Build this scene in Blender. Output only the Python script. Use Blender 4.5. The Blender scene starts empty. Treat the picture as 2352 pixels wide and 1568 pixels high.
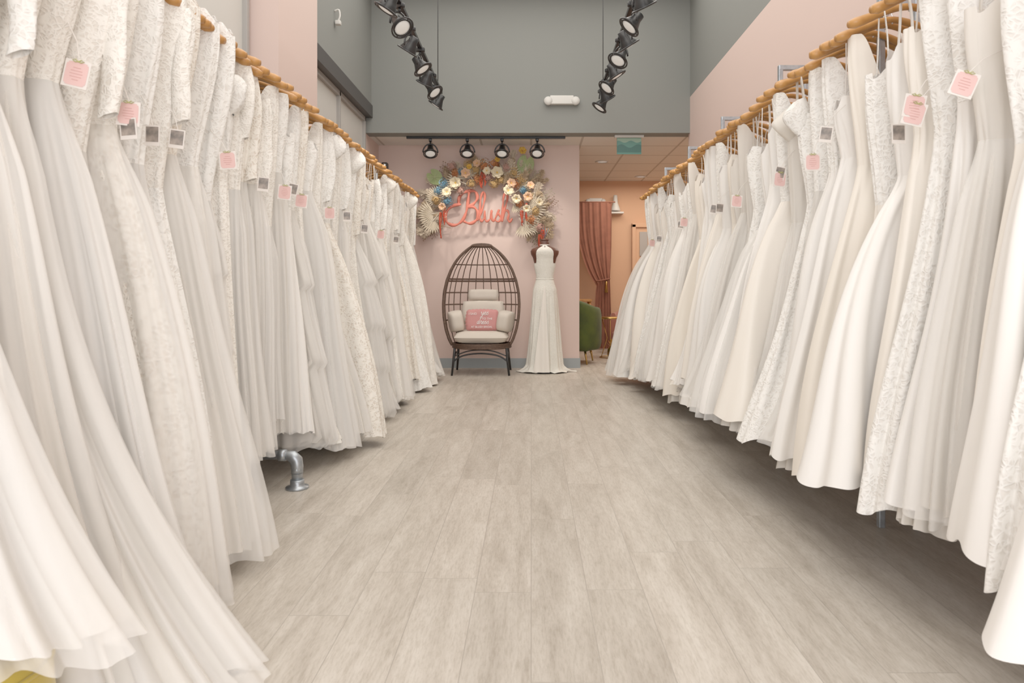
import bpy, bmesh, math, random
import numpy as np
from mathutils import Vector, Matrix, Euler
random.seed(7)
PI=math.pi
COL=bpy.context.scene.collection
ZOOM=None
SKIP_ROWS=False

# ------------------------------------------------------------------ materials
def new_mat(name):
    m=bpy.data.materials.new(name); m.use_nodes=True
    nt=m.node_tree; b=nt.nodes['Principled BSDF']
    return m,nt,b
def mat(name,col,rough=0.5,metal=0.0,emit=None,es=0,sheen=0,bump=None,alpha=None,var=None):
    m,nt,b=new_mat(name)
    b.inputs['Base Color'].default_value=(*col,1)
    b.inputs['Roughness'].default_value=rough
    b.inputs['Metallic'].default_value=metal
    if sheen: b.inputs['Sheen Weight'].default_value=sheen
    if emit:
        b.inputs['Emission Color'].default_value=(*emit,1); b.inputs['Emission Strength'].default_value=es
    if alpha is not None: b.inputs['Alpha'].default_value=alpha
    tc=nt.nodes.new('ShaderNodeTexCoord')
    if bump:
        n=nt.nodes.new('ShaderNodeTexNoise'); n.inputs['Scale'].default_value=bump[0]; n.inputs['Detail'].default_value=4
        nt.links.new(tc.outputs['Object'],n.inputs['Vector'])
        bp=nt.nodes.new('ShaderNodeBump'); bp.inputs['Strength'].default_value=bump[1]; bp.inputs['Distance'].default_value=0.01
        nt.links.new(n.outputs['Fac'],bp.inputs['Height']); nt.links.new(bp.outputs['Normal'],b.inputs['Normal'])
    if var:
        n=nt.nodes.new('ShaderNodeTexNoise'); n.inputs['Scale'].default_value=var[0]; n.inputs['Detail'].default_value=3
        nt.links.new(tc.outputs['Object'],n.inputs['Vector'])
        r=nt.nodes.new('ShaderNodeValToRGB')
        r.color_ramp.elements[0].position=0.3; r.color_ramp.elements[1].position=0.7
        r.color_ramp.elements[0].color=(*var[1],1); r.color_ramp.elements[1].color=(*col,1)
        nt.links.new(n.outputs['Fac'],r.inputs['Fac']); nt.links.new(r.outputs['Color'],b.inputs['Base Color'])
    return m

def fabric(name,col,col2=None,lace=0,rough=0.6,alpha=1.0,trans=0.0,scale=30,bump=0.15,sparkle=False):
    m,nt,b=new_mat(name)
    L=nt.links.new; N=nt.nodes.new
    b.inputs['Base Color'].default_value=(*col,1)
    b.inputs['Roughness'].default_value=rough
    b.inputs['Specular IOR Level'].default_value=0.3
    tc=N('ShaderNodeTexCoord')
    colout=None
    if lace:
        nz=N('ShaderNodeTexNoise'); nz.inputs['Scale'].default_value=14; L(tc.outputs['Object'],nz.inputs['Vector'])
        mx=N('ShaderNodeMix'); mx.data_type='VECTOR'; mx.inputs[0].default_value=0.06
        L(tc.outputs['Object'],mx.inputs[4]); L(nz.outputs['Color'],mx.inputs[5])
        v=N('ShaderNodeTexVoronoi'); v.feature='DISTANCE_TO_EDGE'; v.inputs['Scale'].default_value=scale
        L(mx.outputs[1],v.inputs['Vector'])
        r=N('ShaderNodeValToRGB'); r.color_ramp.elements[0].position=0.04; r.color_ramp.elements[1].position=0.22
        L(v.outputs['Distance'],r.inputs['Fac'])
        n2=N('ShaderNodeTexNoise'); n2.inputs['Scale'].default_value=scale*0.35; n2.inputs['Detail'].default_value=3; n2.inputs['Distortion'].default_value=1.8
        L(tc.outputs['Object'],n2.inputs['Vector'])
        r2=N('ShaderNodeValToRGB'); r2.color_ramp.elements[0].position=0.44; r2.color_ramp.elements[1].position=0.62
        r2.color_ramp.elements[0].color=(1,1,1,1); r2.color_ramp.elements[1].color=(0,0,0,1)
        L(n2.outputs['Fac'],r2.inputs['Fac'])
        mul=N('ShaderNodeMath'); mul.operation='MULTIPLY'; L(r.outputs['Color'],mul.inputs[0]); L(r2.outputs['Color'],mul.inputs[1])
        cm=N('ShaderNodeMix'); cm.data_type='RGBA'
        cm.inputs[6].default_value=(*col,1); cm.inputs[7].default_value=(*(col2 or col),1)
        L(mul.outputs[0],cm.inputs[0]); L(cm.outputs[2],b.inputs['Base Color'])
        bp=N('ShaderNodeBump'); bp.invert=True; bp.inputs['Strength'].default_value=0.5; bp.inputs['Distance'].default_value=0.004
        L(mul.outputs[0],bp.inputs['Height']); L(bp.outputs['Normal'],b.inputs['Normal'])
        colout=cm.outputs[2]
    else:
        n=N('ShaderNodeTexNoise'); n.inputs['Scale'].default_value=9; n.inputs['Detail'].default_value=4
        mp=N('ShaderNodeMapping'); mp.inputs['Scale'].default_value=(1,1,0.3)
        L(tc.outputs['Object'],mp.inputs['Vector']); L(mp.outputs['Vector'],n.inputs['Vector'])
        bp=N('ShaderNodeBump'); bp.inputs['Strength'].default_value=bump; bp.inputs['Distance'].default_value=0.03
        L(n.outputs['Fac'],bp.inputs['Height']); L(bp.outputs['Normal'],b.inputs['Normal'])
        if sparkle:
            v=N('ShaderNodeTexVoronoi'); v.inputs['Scale'].default_value=70; L(tc.outputs['Object'],v.inputs['Vector'])
            r=N('ShaderNodeValToRGB'); r.color_ramp.elements[0].position=0.08; r.color_ramp.elements[1].position=0.14
            r.color_ramp.elements[0].color=(1,1,1,1); r.color_ramp.elements[1].color=(*col,1)
            L(v.outputs['Distance'],r.inputs['Fac']); L(r.outputs['Color'],b.inputs['Base Color'])
    out=nt.nodes['Material Output']
    last=b
    if trans>0:
        tr=N('ShaderNodeBsdfTranslucent'); tr.inputs['Color'].default_value=(*col,1)
        if colout: L(colout,tr.inputs['Color'])
        ms=N('ShaderNodeMixShader'); ms.inputs[0].default_value=trans
        L(b.outputs[0],ms.inputs[1]); L(tr.outputs[0],ms.inputs[2])
        last=ms
    if alpha<1:
        tp=N('ShaderNodeBsdfTransparent'); m2=N('ShaderNodeMixShader'); m2.inputs[0].default_value=alpha
        L(tp.outputs[0],m2.inputs[1]); L(last.outputs[0],m2.inputs[2]); last=m2
    L(last.outputs[0],out.inputs['Surface'])
    return m

def painted_split(name,clow,chigh,zs):
    m,nt,b=new_mat(name); L=nt.links.new; N=nt.nodes.new
    g=N('ShaderNodeNewGeometry'); s=N('ShaderNodeSeparateXYZ'); L(g.outputs['Position'],s.inputs[0])
    gt=N('ShaderNodeMath'); gt.operation='GREATER_THAN'; gt.inputs[1].default_value=zs; L(s.outputs['Z'],gt.inputs[0])
    mx=N('ShaderNodeMix'); mx.data_type='RGBA'; mx.inputs[6].default_value=(*clow,1); mx.inputs[7].default_value=(*chigh,1)
    L(gt.outputs[0],mx.inputs[0]); L(mx.outputs[2],b.inputs['Base Color']); b.inputs['Roughness'].default_value=0.85
    return m

def floor_mat():
    m,nt,b=new_mat('vinyl_wood_planks'); L=nt.links.new; N=nt.nodes.new
    tc=N('ShaderNodeTexCoord')
    sp=N('ShaderNodeSeparateXYZ'); L(tc.outputs['Object'],sp.inputs[0])
    W=0.185
    dv=N('ShaderNodeMath'); dv.operation='DIVIDE'; dv.inputs[1].default_value=W; L(sp.outputs['X'],dv.inputs[0])
    fl=N('ShaderNodeMath'); fl.operation='FLOOR'; L(dv.outputs[0],fl.inputs[0])
    wn=N('ShaderNodeTexWhiteNoise'); wn.noise_dimensions='1D'; L(fl.outputs[0],wn.inputs['W'])
    ys=N('ShaderNodeMath'); ys.operation='MULTIPLY_ADD'; ys.inputs[1].default_value=1.22; L(wn.outputs['Value'],ys.inputs[0]); L(sp.outputs['Y'],ys.inputs[2])
    cb=N('ShaderNodeCombineXYZ'); L(ys.outputs[0],cb.inputs[0]); L(sp.outputs['X'],cb.inputs[1])
    br=N('ShaderNodeTexBrick'); br.offset=0; br.inputs['Scale'].default_value=1
    br.inputs['Brick Width'].default_value=1.22; br.inputs['Row Height'].default_value=W
    br.inputs['Mortar Size'].default_value=0.0014; br.inputs['Mortar Smooth'].default_value=0.3
    br.inputs['Color1'].default_value=(0,0,0,1); br.inputs['Color2'].default_value=(1,1,1,1); br.inputs['Mortar'].default_value=(0.5,0.5,0.5,1)
    L(cb.outputs[0],br.inputs['Vector'])
    sc=N('ShaderNodeVectorMath'); sc.operation='MULTIPLY'; sc.inputs[1].default_value=(1.0,0.14,1)
    L(tc.outputs['Object'],sc.inputs[0])
    off=N('ShaderNodeVectorMath'); off.operation='MULTIPLY_ADD'; off.inputs[1].default_value=(3.1,5.7,9.0)
    L(br.outputs['Color'],off.inputs[0]); L(sc.outputs[0],off.inputs[2])
    n=N('ShaderNodeTexNoise'); n.inputs['Scale'].default_value=14; n.inputs['Detail'].default_value=11; n.inputs['Roughness'].default_value=0.72; n.inputs['Distortion'].default_value=0.35
    L(off.outputs[0],n.inputs['Vector'])
    f=N('ShaderNodeTexNoise'); f.inputs['Scale'].default_value=150; f.inputs['Detail'].default_value=4; f.inputs['Roughness'].default_value=0.75
    L(off.outputs[0],f.inputs['Vector'])
    r=N('ShaderNodeValToRGB')
    e=r.color_ramp.elements; e[0].position=0.30; e[0].color=(0.375,0.325,0.268,1); e[1].position=0.70; e[1].color=(0.60,0.55,0.485,1)
    k=e.new(0.5); k.color=(0.505,0.452,0.388,1)
    L(n.outputs['Fac'],r.inputs['Fac'])
    r2=N('ShaderNodeValToRGB'); r2.color_ramp.elements[0].position=0.38; r2.color_ramp.elements[0].color=(0.84,0.825,0.80,1); r2.color_ramp.elements[1].position=0.54; r2.color_ramp.elements[1].color=(1,1,1,1)
    L(f.outputs['Fac'],r2.inputs['Fac'])
    m1=N('ShaderNodeMix'); m1.data_type='RGBA'; m1.blend_type='MULTIPLY'; m1.inputs[0].default_value=1
    L(r.outputs['Color'],m1.inputs[6]); L(r2.outputs['Color'],m1.inputs[7])
    r3=N('ShaderNodeValToRGB'); r3.color_ramp.elements[0].color=(0.93,0.925,0.915,1); r3.color_ramp.elements[1].color=(1.06,1.055,1.05,1)
    L(br.outputs['Color'],r3.inputs['Fac'])
    m2=N('ShaderNodeMix'); m2.data_type='RGBA'; m2.blend_type='MULTIPLY'; m2.inputs[0].default_value=1
    L(m1.outputs[2],m2.inputs[6]); L(r3.outputs['Color'],m2.inputs[7])
    m3=N('ShaderNodeMix'); m3.data_type='RGBA'; m3.inputs[7].default_value=(0.27,0.235,0.195,1)
    sf=N('ShaderNodeMath'); sf.operation='MULTIPLY'; sf.inputs[1].default_value=0.7; L(br.outputs['Fac'],sf.inputs[0])
    L(sf.outputs[0],m3.inputs[0]); L(m2.outputs[2],m3.inputs[6]); L(m3.outputs[2],b.inputs['Base Color'])
    b.inputs['Roughness'].default_value=0.38; b.inputs['Specular IOR Level'].default_value=0.45
    bp=N('ShaderNodeBump'); bp.inputs['Strength'].default_value=0.06; bp.inputs['Distance'].default_value=0.004
    L(f.outputs['Fac'],bp.inputs['Height']); L(bp.outputs['Normal'],b.inputs['Normal'])
    return m
def tile_mat():
    m,nt,b=new_mat('ceiling_tiles'); L=nt.links.new; N=nt.nodes.new
    tc=N('ShaderNodeTexCoord')
    br=N('ShaderNodeTexBrick'); br.offset=0; br.inputs['Scale'].default_value=1
    br.inputs['Brick Width'].default_value=0.61; br.inputs['Row Height'].default_value=0.61; br.inputs['Mortar Size'].default_value=0.014
    br.inputs['Color1'].default_value=(0.74,0.71,0.66,1); br.inputs['Color2'].default_value=(0.71,0.68,0.63,1); br.inputs['Mortar'].default_value=(0.48,0.44,0.39,1)
    L(tc.outputs['Object'],br.inputs['Vector']); L(br.outputs['Color'],b.inputs['Base Color']); b.inputs['Roughness'].default_value=0.9
    return m

PINK=(0.655,0.50,0.445); GREY=(0.212,0.218,0.202)
M={}
M['pink']=mat('pink_wall_paint',PINK,0.85,bump=(60,0.04))
M['grey']=mat('grey_wall_paint',GREY,0.85,bump=(60,0.04))
M['right']=painted_split('pink_and_grey_paint',PINK,GREY,3.18)
M['leftw']=painted_split('left_wall_paint',PINK,GREY,3.9)
M['floor']=floor_mat(); M['tile']=tile_mat()
M['peach']=mat('peach_wall_paint',(0.64,0.38,0.235),0.85,bump=(60,0.04))
M['base']=mat('grey_vinyl_baseboard',(0.29,0.32,0.33),0.5,bump=(20,0.02))
M['darktrim']=mat('dark_metal_trim',(0.06,0.056,0.054),0.5,bump=(30,0.02))
M['frost']=mat('frosted_glass_film',(0.58,0.56,0.52),0.5,bump=(10,0.02))
M['frame']=mat('light_window_frame',(0.36,0.34,0.32),0.5,bump=(20,0.02))
M['steel']=mat('galvanised_steel',(0.46,0.49,0.52),0.38,0.8,var=(40,(0.34,0.37,0.40)))
M['chrome']=mat('chrome',(0.7,0.7,0.7),0.18,1.0,bump=(30,0.01))
M['wood']=mat('honey_wood',(0.54,0.26,0.07),0.38,var=(18,(0.41,0.18,0.04)))
M['black']=mat('black_metal',(0.010,0.010,0.011),0.35,bump=(40,0.02))
M['bulb']=mat('lamp_bulb',(0.6,0.6,0.58),0.25,emit=(1,0.93,0.84),es=0.2,bump=(40,0.02))
M['whiteplastic']=mat('white_plastic',(0.62,0.60,0.56),0.4,bump=(30,0.01))
M['wicker']=mat('brown_wicker',(0.13,0.072,0.045),0.55,bump=(150,0.6),var=(60,(0.07,0.038,0.025)))
M['cushion']=mat('cream_cushion_cloth',(0.66,0.59,0.51),0.85,bump=(120,0.12))
M['pillow']=mat('dusty_pink_cloth',(0.58,0.25,0.24),0.85,bump=(120,0.12))
M['lettering']=mat('white_lettering',(0.85,0.8,0.78),0.6,bump=(30,0.01))
M['coral']=mat('coral_sign_paint',(0.58,0.15,0.10),0.6,bump=(30,0.02))
M['skin']=mat('brown_mannequin',(0.11,0.038,0.022),0.45,bump=(20,0.03))
M['velvetgreen']=mat('green_velvet',(0.06,0.088,0.006),0.75,sheen=0.1,var=(6,(0.03,0.048,0.004)))
M['velvetpink']=mat('dusty_rose_velvet',(0.36,0.13,0.09),0.7,sheen=0.3,var=(6,(0.28,0.10,0.07)))
M['gold']=mat('brass',(0.55,0.36,0.12),0.3,1.0,bump=(30,0.02))
M['curtain']=mat('rust_velvet',(0.27,0.10,0.062),0.9,var=(8,(0.22,0.08,0.05)))
M['yellow']=mat('yellow_velvet',(0.62,0.45,0.05),0.7,sheen=0.4,var=(8,(0.52,0.38,0.04)))
M['tagpink']=mat('pink_tag_paper',(0.72,0.46,0.43),0.7,bump=(50,0.02))
M['tagwhite']=mat('white_card',(0.74,0.68,0.63),0.5,bump=(50,0.02))
M['photo']=mat('photo_print',(0.40,0.33,0.28),0.4,var=(28,(0.05,0.05,0.05)))
M['bow']=mat('olive_ribbon',(0.42,0.40,0.16),0.5,bump=(50,0.02))
M['taglines']=mat('rose_ink',(0.60,0.32,0.29),0.7,bump=(50,0.01))
M['teal']=mat('teal_glass_panel',(0.08,0.22,0.18),0.35,bump=(20,0.02))
M['teal2']=mat('dark_teal_wave',(0.035,0.12,0.10),0.35,bump=(20,0.02))
M['tealp']=mat('pale_green_wave',(0.25,0.38,0.28),0.35,bump=(20,0.02))
F={}
F['satin_a']=fabric('ivory_satin',(0.83,0.775,0.70),rough=0.42)
F['satin_b']=fabric('white_satin',(0.83,0.80,0.76),rough=0.45)
F['satin_c']=fabric('cream_crepe',(0.82,0.76,0.675),rough=0.6)
F['satin_d']=fabric('pearl_mikado',(0.81,0.78,0.74),rough=0.38,bump=0.3)
F['tulle']=fabric('ivory_tulle',(0.87,0.83,0.77),rough=0.8,trans=0.32,bump=0.5)
F['tulle_b']=fabric('white_tulle',(0.87,0.845,0.81),rough=0.8,trans=0.32,bump=0.5,sparkle=True)
F['lace_a']=fabric('ivory_lace',(0.88,0.845,0.785),(0.765,0.71,0.64),lace=1,scale=80)
F['lace_b']=fabric('white_lace',(0.87,0.85,0.81),(0.775,0.74,0.69),lace=1,scale=60)
F['lace_c']=fabric('champagne_lace',(0.87,0.825,0.75),(0.71,0.63,0.54),lace=1,scale=60)
F['net']=fabric('sheer_tulle_net',(0.91,0.88,0.84),rough=0.9,alpha=0.40)
F['bead']=fabric('beaded_ivory_cloth',(0.83,0.80,0.72),(0.79,0.755,0.67),lace=1,scale=90)

# ------------------------------------------------------------------ mesh helpers
class MB:
    def __init__(s): s.v=[]; s.f=[]; s.m=[]
    def add(s,v,f,mi=0):
        o=len(s.v); s.v.extend([tuple(p) for p in v]); s.f.extend([tuple(i+o for i in q) for q in f]); s.m.extend([mi]*len(f)); return s
    def xf(s,mat4):
        s.v=[tuple(mat4@Vector(p)) for p in s.v]; return s
    def merge(s,o,mat4=None,mi=None):
        v=[tuple(mat4@Vector(p)) for p in o.v] if mat4 is not None else o.v
        off=len(s.v); s.v.extend(v); s.f.extend([tuple(i+off for i in q) for q in o.f]); s.m.extend(o.m if mi is None else [mi]*len(o.f)); return s
def mesh_data(name,mb,mats,smooth=True):
    me=bpy.data.meshes.new(name); me.from_pydata(mb.v,[],mb.f)
    for m in (mats if isinstance(mats,(list,tuple)) else [mats]): me.materials.append(m)
    me.polygons.foreach_set('material_index',mb.m)
    if smooth: me.polygons.foreach_set('use_smooth',[True]*len(mb.f))
    me.update(); return me
def obj(name,me,parent=None,loc=(0,0,0),rot=(0,0,0),label=None,cat=None,group=None,kind=None):
    o=bpy.data.objects.new(name,me); COL.objects.link(o); o.location=loc; o.rotation_euler=rot
    if parent: o.parent=parent
    if label: o['label']=label
    if cat: o['category']=cat
    if group: o['group']=group
    if kind: o['kind']=kind
    return o
def empty(name,loc,label,cat,group=None,rot=(0,0,0)):
    return obj(name,None,None,loc,rot,label,cat,group)
def part(name,mb,mats,parent,smooth=True,loc=(0,0,0),rot=(0,0,0),label=None,kind=None):
    return obj(name,mesh_data(name,mb,mats,smooth),parent,loc,rot,label,None,None,kind)
def box_mb(c,s,bev=0.0,seg=2,mi=0):
    bm=bmesh.new(); bmesh.ops.create_cube(bm,size=1)
    for v in bm.verts: v.co=Vector((v.co.x*s[0]+c[0],v.co.y*s[1]+c[1],v.co.z*s[2]+c[2]))
    if bev>0: bmesh.ops.bevel(bm,geom=bm.edges[:],offset=bev,segments=seg,affect='EDGES',profile=0.6)
    mb=MB(); mb.add([v.co[:] for v in bm.verts],[[v.index for v in f.verts] for f in bm.faces],mi); bm.free(); return mb
def tube_mb(pts,r,n=8,closed=False,flat=1.0,caps=True,mi=0,up=None):
    P=[Vector(p) for p in pts]; N=len(P)
    rr=r if isinstance(r,(list,tuple)) else [r]*N
    T=[]
    for i in range(N):
        if closed: t=P[(i+1)%N]-P[(i-1)%N]
        else: t=P[min(i+1,N-1)]-P[max(i-1,0)]
        if t.length<1e-9: t=Vector((0,0,1))
        T.append(t.normalized())
    a=Vector(up) if up else (Vector((0,0,1)) if abs(T[0].z)<0.9 else Vector((1,0,0)))
    nrm=(a-T[0]*a.dot(T[0])).normalized()
    v=[];f=[]
    for i in range(N):
        if i>0:
            if up: nrm=Vector(up)
            nrm=(nrm-T[i]*nrm.dot(T[i]))
            nrm=nrm.normalized() if nrm.length>1e-6 else Vector((1,0,0))
        b=T[i].cross(nrm)
        for k in range(n):
            an=2*PI*k/n
            v.append(P[i]+nrm*(math.cos(an)*rr[i]*flat)+b*(math.sin(an)*rr[i]))
    rows=N if closed else N-1
    for i in range(rows):
        j=(i+1)%N
        for k in range(n):
            l=(k+1)%n
            f.append((i*n+k,i*n+l,j*n+l,j*n+k))
    if not closed and caps:
        f.append(tuple(range(n))[::-1]); f.append(tuple((N-1)*n+k for k in range(n)))
    mb=MB(); mb.add(v,f,mi); return mb
def lathe_mb(prof,n=24,mi=0,c=(0,0,0),sx=1,sy=1):
    v=[];f=[]
    for (r,z) in prof:
        for k in range(n):
            a=2*PI*k/n; v.append((c[0]+r*math.cos(a)*sx,c[1]+r*math.sin(a)*sy,c[2]+z))
    for i in range(len(prof)-1):
        for k in range(n):
            l=(k+1)%n; f.append((i*n+k,i*n+l,(i+1)*n+l,(i+1)*n+k))
    f.append(tuple(range(n))[::-1]); f.append(tuple((len(prof)-1)*n+k for k in range(n)))
    mb=MB(); mb.add(v,f,mi); return mb
def catmull(pts,k=6,closed=False):
    P=[Vector(p) if len(p)==3 else Vector((p[0],p[1],0)) for p in pts]; N=len(P); out=[]
    R=range(N) if closed else range(N-1)
    for i in R:
        if closed: a,b,c,d=P[(i-1)%N],P[i],P[(i+1)%N],P[(i+2)%N]
        else: a,b,c,d=P[max(i-1,0)],P[i],P[i+1],P[min(i+2,N-1)]
        for j in range(k):
            t=j/k
            out.append(0.5*((2*b)+(c-a)*t+(2*a-5*b+4*c-d)*t*t+(3*b-a-3*c+d)*t**3))
    if not closed: out.append(P[-1])
    return out
def pillow_mb(w,h,d,n=14,scallop=0.0,mi=0,sq=0.5):
    v=[];f=[]
    for side in (1,-1):
        o=len(v)
        for i in range(n+1):
            for j in range(n+1):
                a=-1+2*i/n; b=-1+2*j/n
                e=max(0,(1-a**4)*(1-b**4))**sq
                ra=a*math.sqrt(max(0,1-0.16*b*b)); rb=b*math.sqrt(max(0,1-0.16*a*a))
                px=ra*w/2; pz=rb*h/2
                if scallop:
                    if abs(a)==1: px+=math.copysign(scallop*abs(math.sin(b*PI*3)),a)
                    if abs(b)==1: pz+=math.copysign(scallop*abs(math.sin(a*PI*4)),b)
                v.append((px,side*d/2*e,pz))
        for i in range(n):
            for j in range(n):
                q=(o+i*(n+1)+j,o+(i+1)*(n+1)+j,o+(i+1)*(n+1)+j+1,o+i*(n+1)+j+1)
                f.append(q if side<0 else q[::-1])
    mb=MB(); mb.add(v,f,mi); return mb
def structure(name,c,s,m,bev=0):
    mb=box_mb(c,s,bev); return obj(name,mesh_data(name,mb,m,False),kind='structure')

# ------------------------------------------------------------------ camera  (24 mm lens, 1.0 m high, slight lens shift)
cd=bpy.data.cameras.new('camera'); cam=bpy.data.objects.new('camera',cd); COL.objects.link(cam)
cam.location=(0,0,1.0); cam.rotation_euler=(PI/2,0,0); cd.lens=24; cd.sensor_width=36
cd.shift_x=-44/2352; cd.shift_y=-124/2352; cd.clip_start=0.05
if ZOOM:
    cx,cy,k=ZOOM; cd.lens=24*k; cd.shift_x=(cx-1220)/2352*k; cd.shift_y=-(cy-660)/2352*k
else:
    cd.dof.use_dof=True; cd.dof.focus_distance=7.0; cd.dof.aperture_fstop=6.3
bpy.context.scene.camera=cam

# ------------------------------------------------------------------ room shell
H=4.6; ZD=2.77
structure('floor',(0.9,5.0,-0.05),(6.4,13.2,0.1),M['floor'])
structure('ceiling',(-0.05,3.4,H+0.05),(4.3,9.2,0.1),M['grey'])
structure('wall_right',(1.885,3.4,H/2),(0.13,9.0,H),M['right'])
structure('wall_left',(-2.10,3.4,H/2),(0.14,9.0,H),M['leftw'])
structure('wall_header',(-0.03,7.92,(ZD+H)/2),(3.98,0.2,H-ZD),M['grey'])
structure('ceiling_dropped',(0.9,9.72,ZD+0.04),(6.0,3.38,0.08),M['tile'])
structure('wall_back',(-0.68,8.57,ZD/2),(2.56,0.14,ZD),M['pink'])
structure('wall_alcove',(-1.97,8.2,ZD/2),(0.14,0.74,ZD),M['pink'])
structure('wall_far',(1.0,11.42,ZD/2),(6.0,0.12,ZD),M['peach'])
structure('wall_far_side',(3.3,9.6,ZD/2),(0.12,3.6,ZD),M['peach'])
structure('wall_far_return',(2.6,7.95,ZD/2),(1.3,0.1,ZD),M['peach'])
structure('wall_inner',(-2.0,10.0,ZD/2),(0.12,2.8,ZD),M['peach'])
structure('baseboard_back',(-0.68,8.493,0.06),(2.56,0.014,0.12),M['base'])
structure('baseboard_back_end',(0.606,8.57,0.06),(0.012,0.16,0.12),M['base'])
structure('baseboard_right',(1.813,3.4,0.06),(0.014,8.98,0.12),M['base'])
structure('baseboard_far',(1.0,11.353,0.06),(6.0,0.014,0.12),M['base'])
structure('trim_column',(-1.905,5.245,H/2),(0.25,0.87,H),M['pink'])
structure('trim_header',(-1.93,6.75,(3.08+H)/2),(0.20,2.14,H-3.08),M['grey'])
structure('trim_beam',(-1.925,6.75,3.01),(0.22,2.14,0.14),M['darktrim'])
def window(name,x,y0,y1,z0,z1,nm):
    mb=MB()
    mb.merge(box_mb((x,(y0+y1)/2,(z0+z1)/2),(0.02,y1-y0,z1-z0)),mi=0)
    w=0.05
    for z in (z0+w/2,z1-w/2): mb.merge(box_mb((x+0.02,(y0+y1)/2,z),(0.05,y1-y0,w),0.004),mi=1)
    for i in range(nm+1):
        y=y0+w/2+(y1-y0-w)*i/nm
        mb.merge(box_mb((x+0.02,y,(z0+z1)/2),(0.05,w*0.8,z1-z0),0.004),mi=1)
    return obj(name,mesh_data(name,mb,[M['frost'],M['frame']],False),kind='structure')
window('window_1',-2.015,0.6,4.78,0.35,4.3,3)
window('window_2',-1.93,5.70,7.80,0.35,2.94,2)
mb=box_mb((2.0,11.33,1.0),(0.62,0.05,2.0),0.005,mi=1); mb.merge(box_mb((1.70,11.31,1.02),(0.06,0.08,2.05),0.005),mi=1); mb.merge(box_mb((2.0,11.31,2.03),(0.66,0.08,0.07),0.005),mi=1)
mb.merge(box_mb((1.86,11.29,1.72),(0.13,0.02,0.40),0.003),mi=0)
obj('door_1',mesh_data('door_1',mb,[M['frame'],M['peach']],False),kind='structure')

# ------------------------------------------------------------------ racks
RX=1.42; RZ=2.11
def rack(side,uprights,feet):
    x=side*RX
    e=empty('garment_rack',(x,4.4,0),'galvanised steel pipe rack holding a long row of bridal gowns','clothes rack')
    def lp(mb): 
        return mb.xf(Matrix.Translation((-x,-4.4,0)))
    part('rail',lp(tube_mb([(x,0.8,RZ),(x,7.62,RZ)],0.0165,12)),M['steel'],e)
    for y in uprights:
        mb=MB(); xo=x+side*0.04; xi=x+side*0.19
        mb.merge(box_mb((xo,y,1.15),(0.026,0.026,2.30),0.004)); mb.merge(box_mb((xi,y,1.15),(0.026,0.026,2.30),0.004))
        mb.merge(box_mb(((xo+xi)/2,y,2.285),(0.17,0.028,0.028),0.004)); mb.merge(box_mb(((xo+xi)/2,y,2.18),(0.13,0.02,0.04),0.004))
        part('upright',lp(mb),M['steel'],e,smooth=False)
    for y in feet:
        mb=MB()
        for sgn in (1,-1):
            xe=x-side*sgn*0.25 if sgn>0 else x+side*0.25
            d=-side*sgn
            pts=[(x,y,0.165),(xe-d*0.05,y,0.165),(xe-d*0.02,y,0.16),(xe,y,0.14),(xe+d*0.005,y,0.11),(xe+d*0.005,y,0.008)]
            mb.merge(tube_mb(pts,[0.021,0.021,0.03,0.032,0.03,0.023],14,up=(0,1,0)))
            mb.merge(lathe_mb([(0.026,0.045),(0.033,0.045),(0.034,0.025),(0.036,0.012),(0.056,0.01),(0.056,0.0)],20,c=(xe+d*0.005,y,0.0)))
            mb.merge(tube_mb([(xe-d*0.085,y,0.165),(xe-d*0.05,y,0.165)],0.029,14))
            mb.merge(lathe_mb([(0.029,0.11),(0.029,0.075)],14,c=(xe+d*0.005,y,0)))
        if side<0: mb.merge(tube_mb([(x,y,0.165),(x,y,RZ)],0.017,12))
        part('foot',lp(mb),M['steel'],e)
    return e
rack(-1,[],[2.05,3.40,4.78,6.25])
rack(1,[1.7,2.85,4.0,5.2,6.3,7.4],[])
def hanger_mesh():
    pts=[];r=[]
    for i in range(25):
        a=-1+2*i/24; u=a*0.215
        z=-0.07-0.050*abs(a)**1.6+0.012*math.cos(a*PI)
        pts.append((u,0,z)); r.append(0.012+0.009*abs(a)**1.6)
    pts[0]=(pts[0][0]-0.006,0,pts[0][2]); pts[-1]=(pts[-1][0]+0.006,0,pts[-1][2]); r[0]=r[-1]=0.013
    b=tube_mb(pts,r,12,flat=1.35,up=(0,1,0)); 
    hp=[(0,0,-0.075),(0,0,-0.045)]
    for i in range(13):
        a=-0.55*PI+i/12*1.35*PI*-1
        hp.append((0.023*math.cos(-PI/2-a-0.55*PI-0.3),0,0.023*math.sin(-PI/2-a-0.55*PI-0.3)))
    h=tube_mb(catmull(hp,2),0.0028,6)
    return mesh_data('hanger_body',b,M['wood']),mesh_data('hanger_hook',h,M['chrome'])
HB,HH=hanger_mesh()
def hanger(side,y,extra=False):
    k=1.6 if extra else 1.0
    e=obj('clothes_hanger',None,None,(side*RX,y,RZ),(random.uniform(-0.04,0.04),random.uniform(-0.05,0.05)*k,random.uniform(-0.2,0.2)*k),'honey-coloured wooden hanger hooked over the steel rail','hanger','wooden hangers on the rack')
    obj('hanger_body',HB,e); obj('hook',HH,e)

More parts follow.
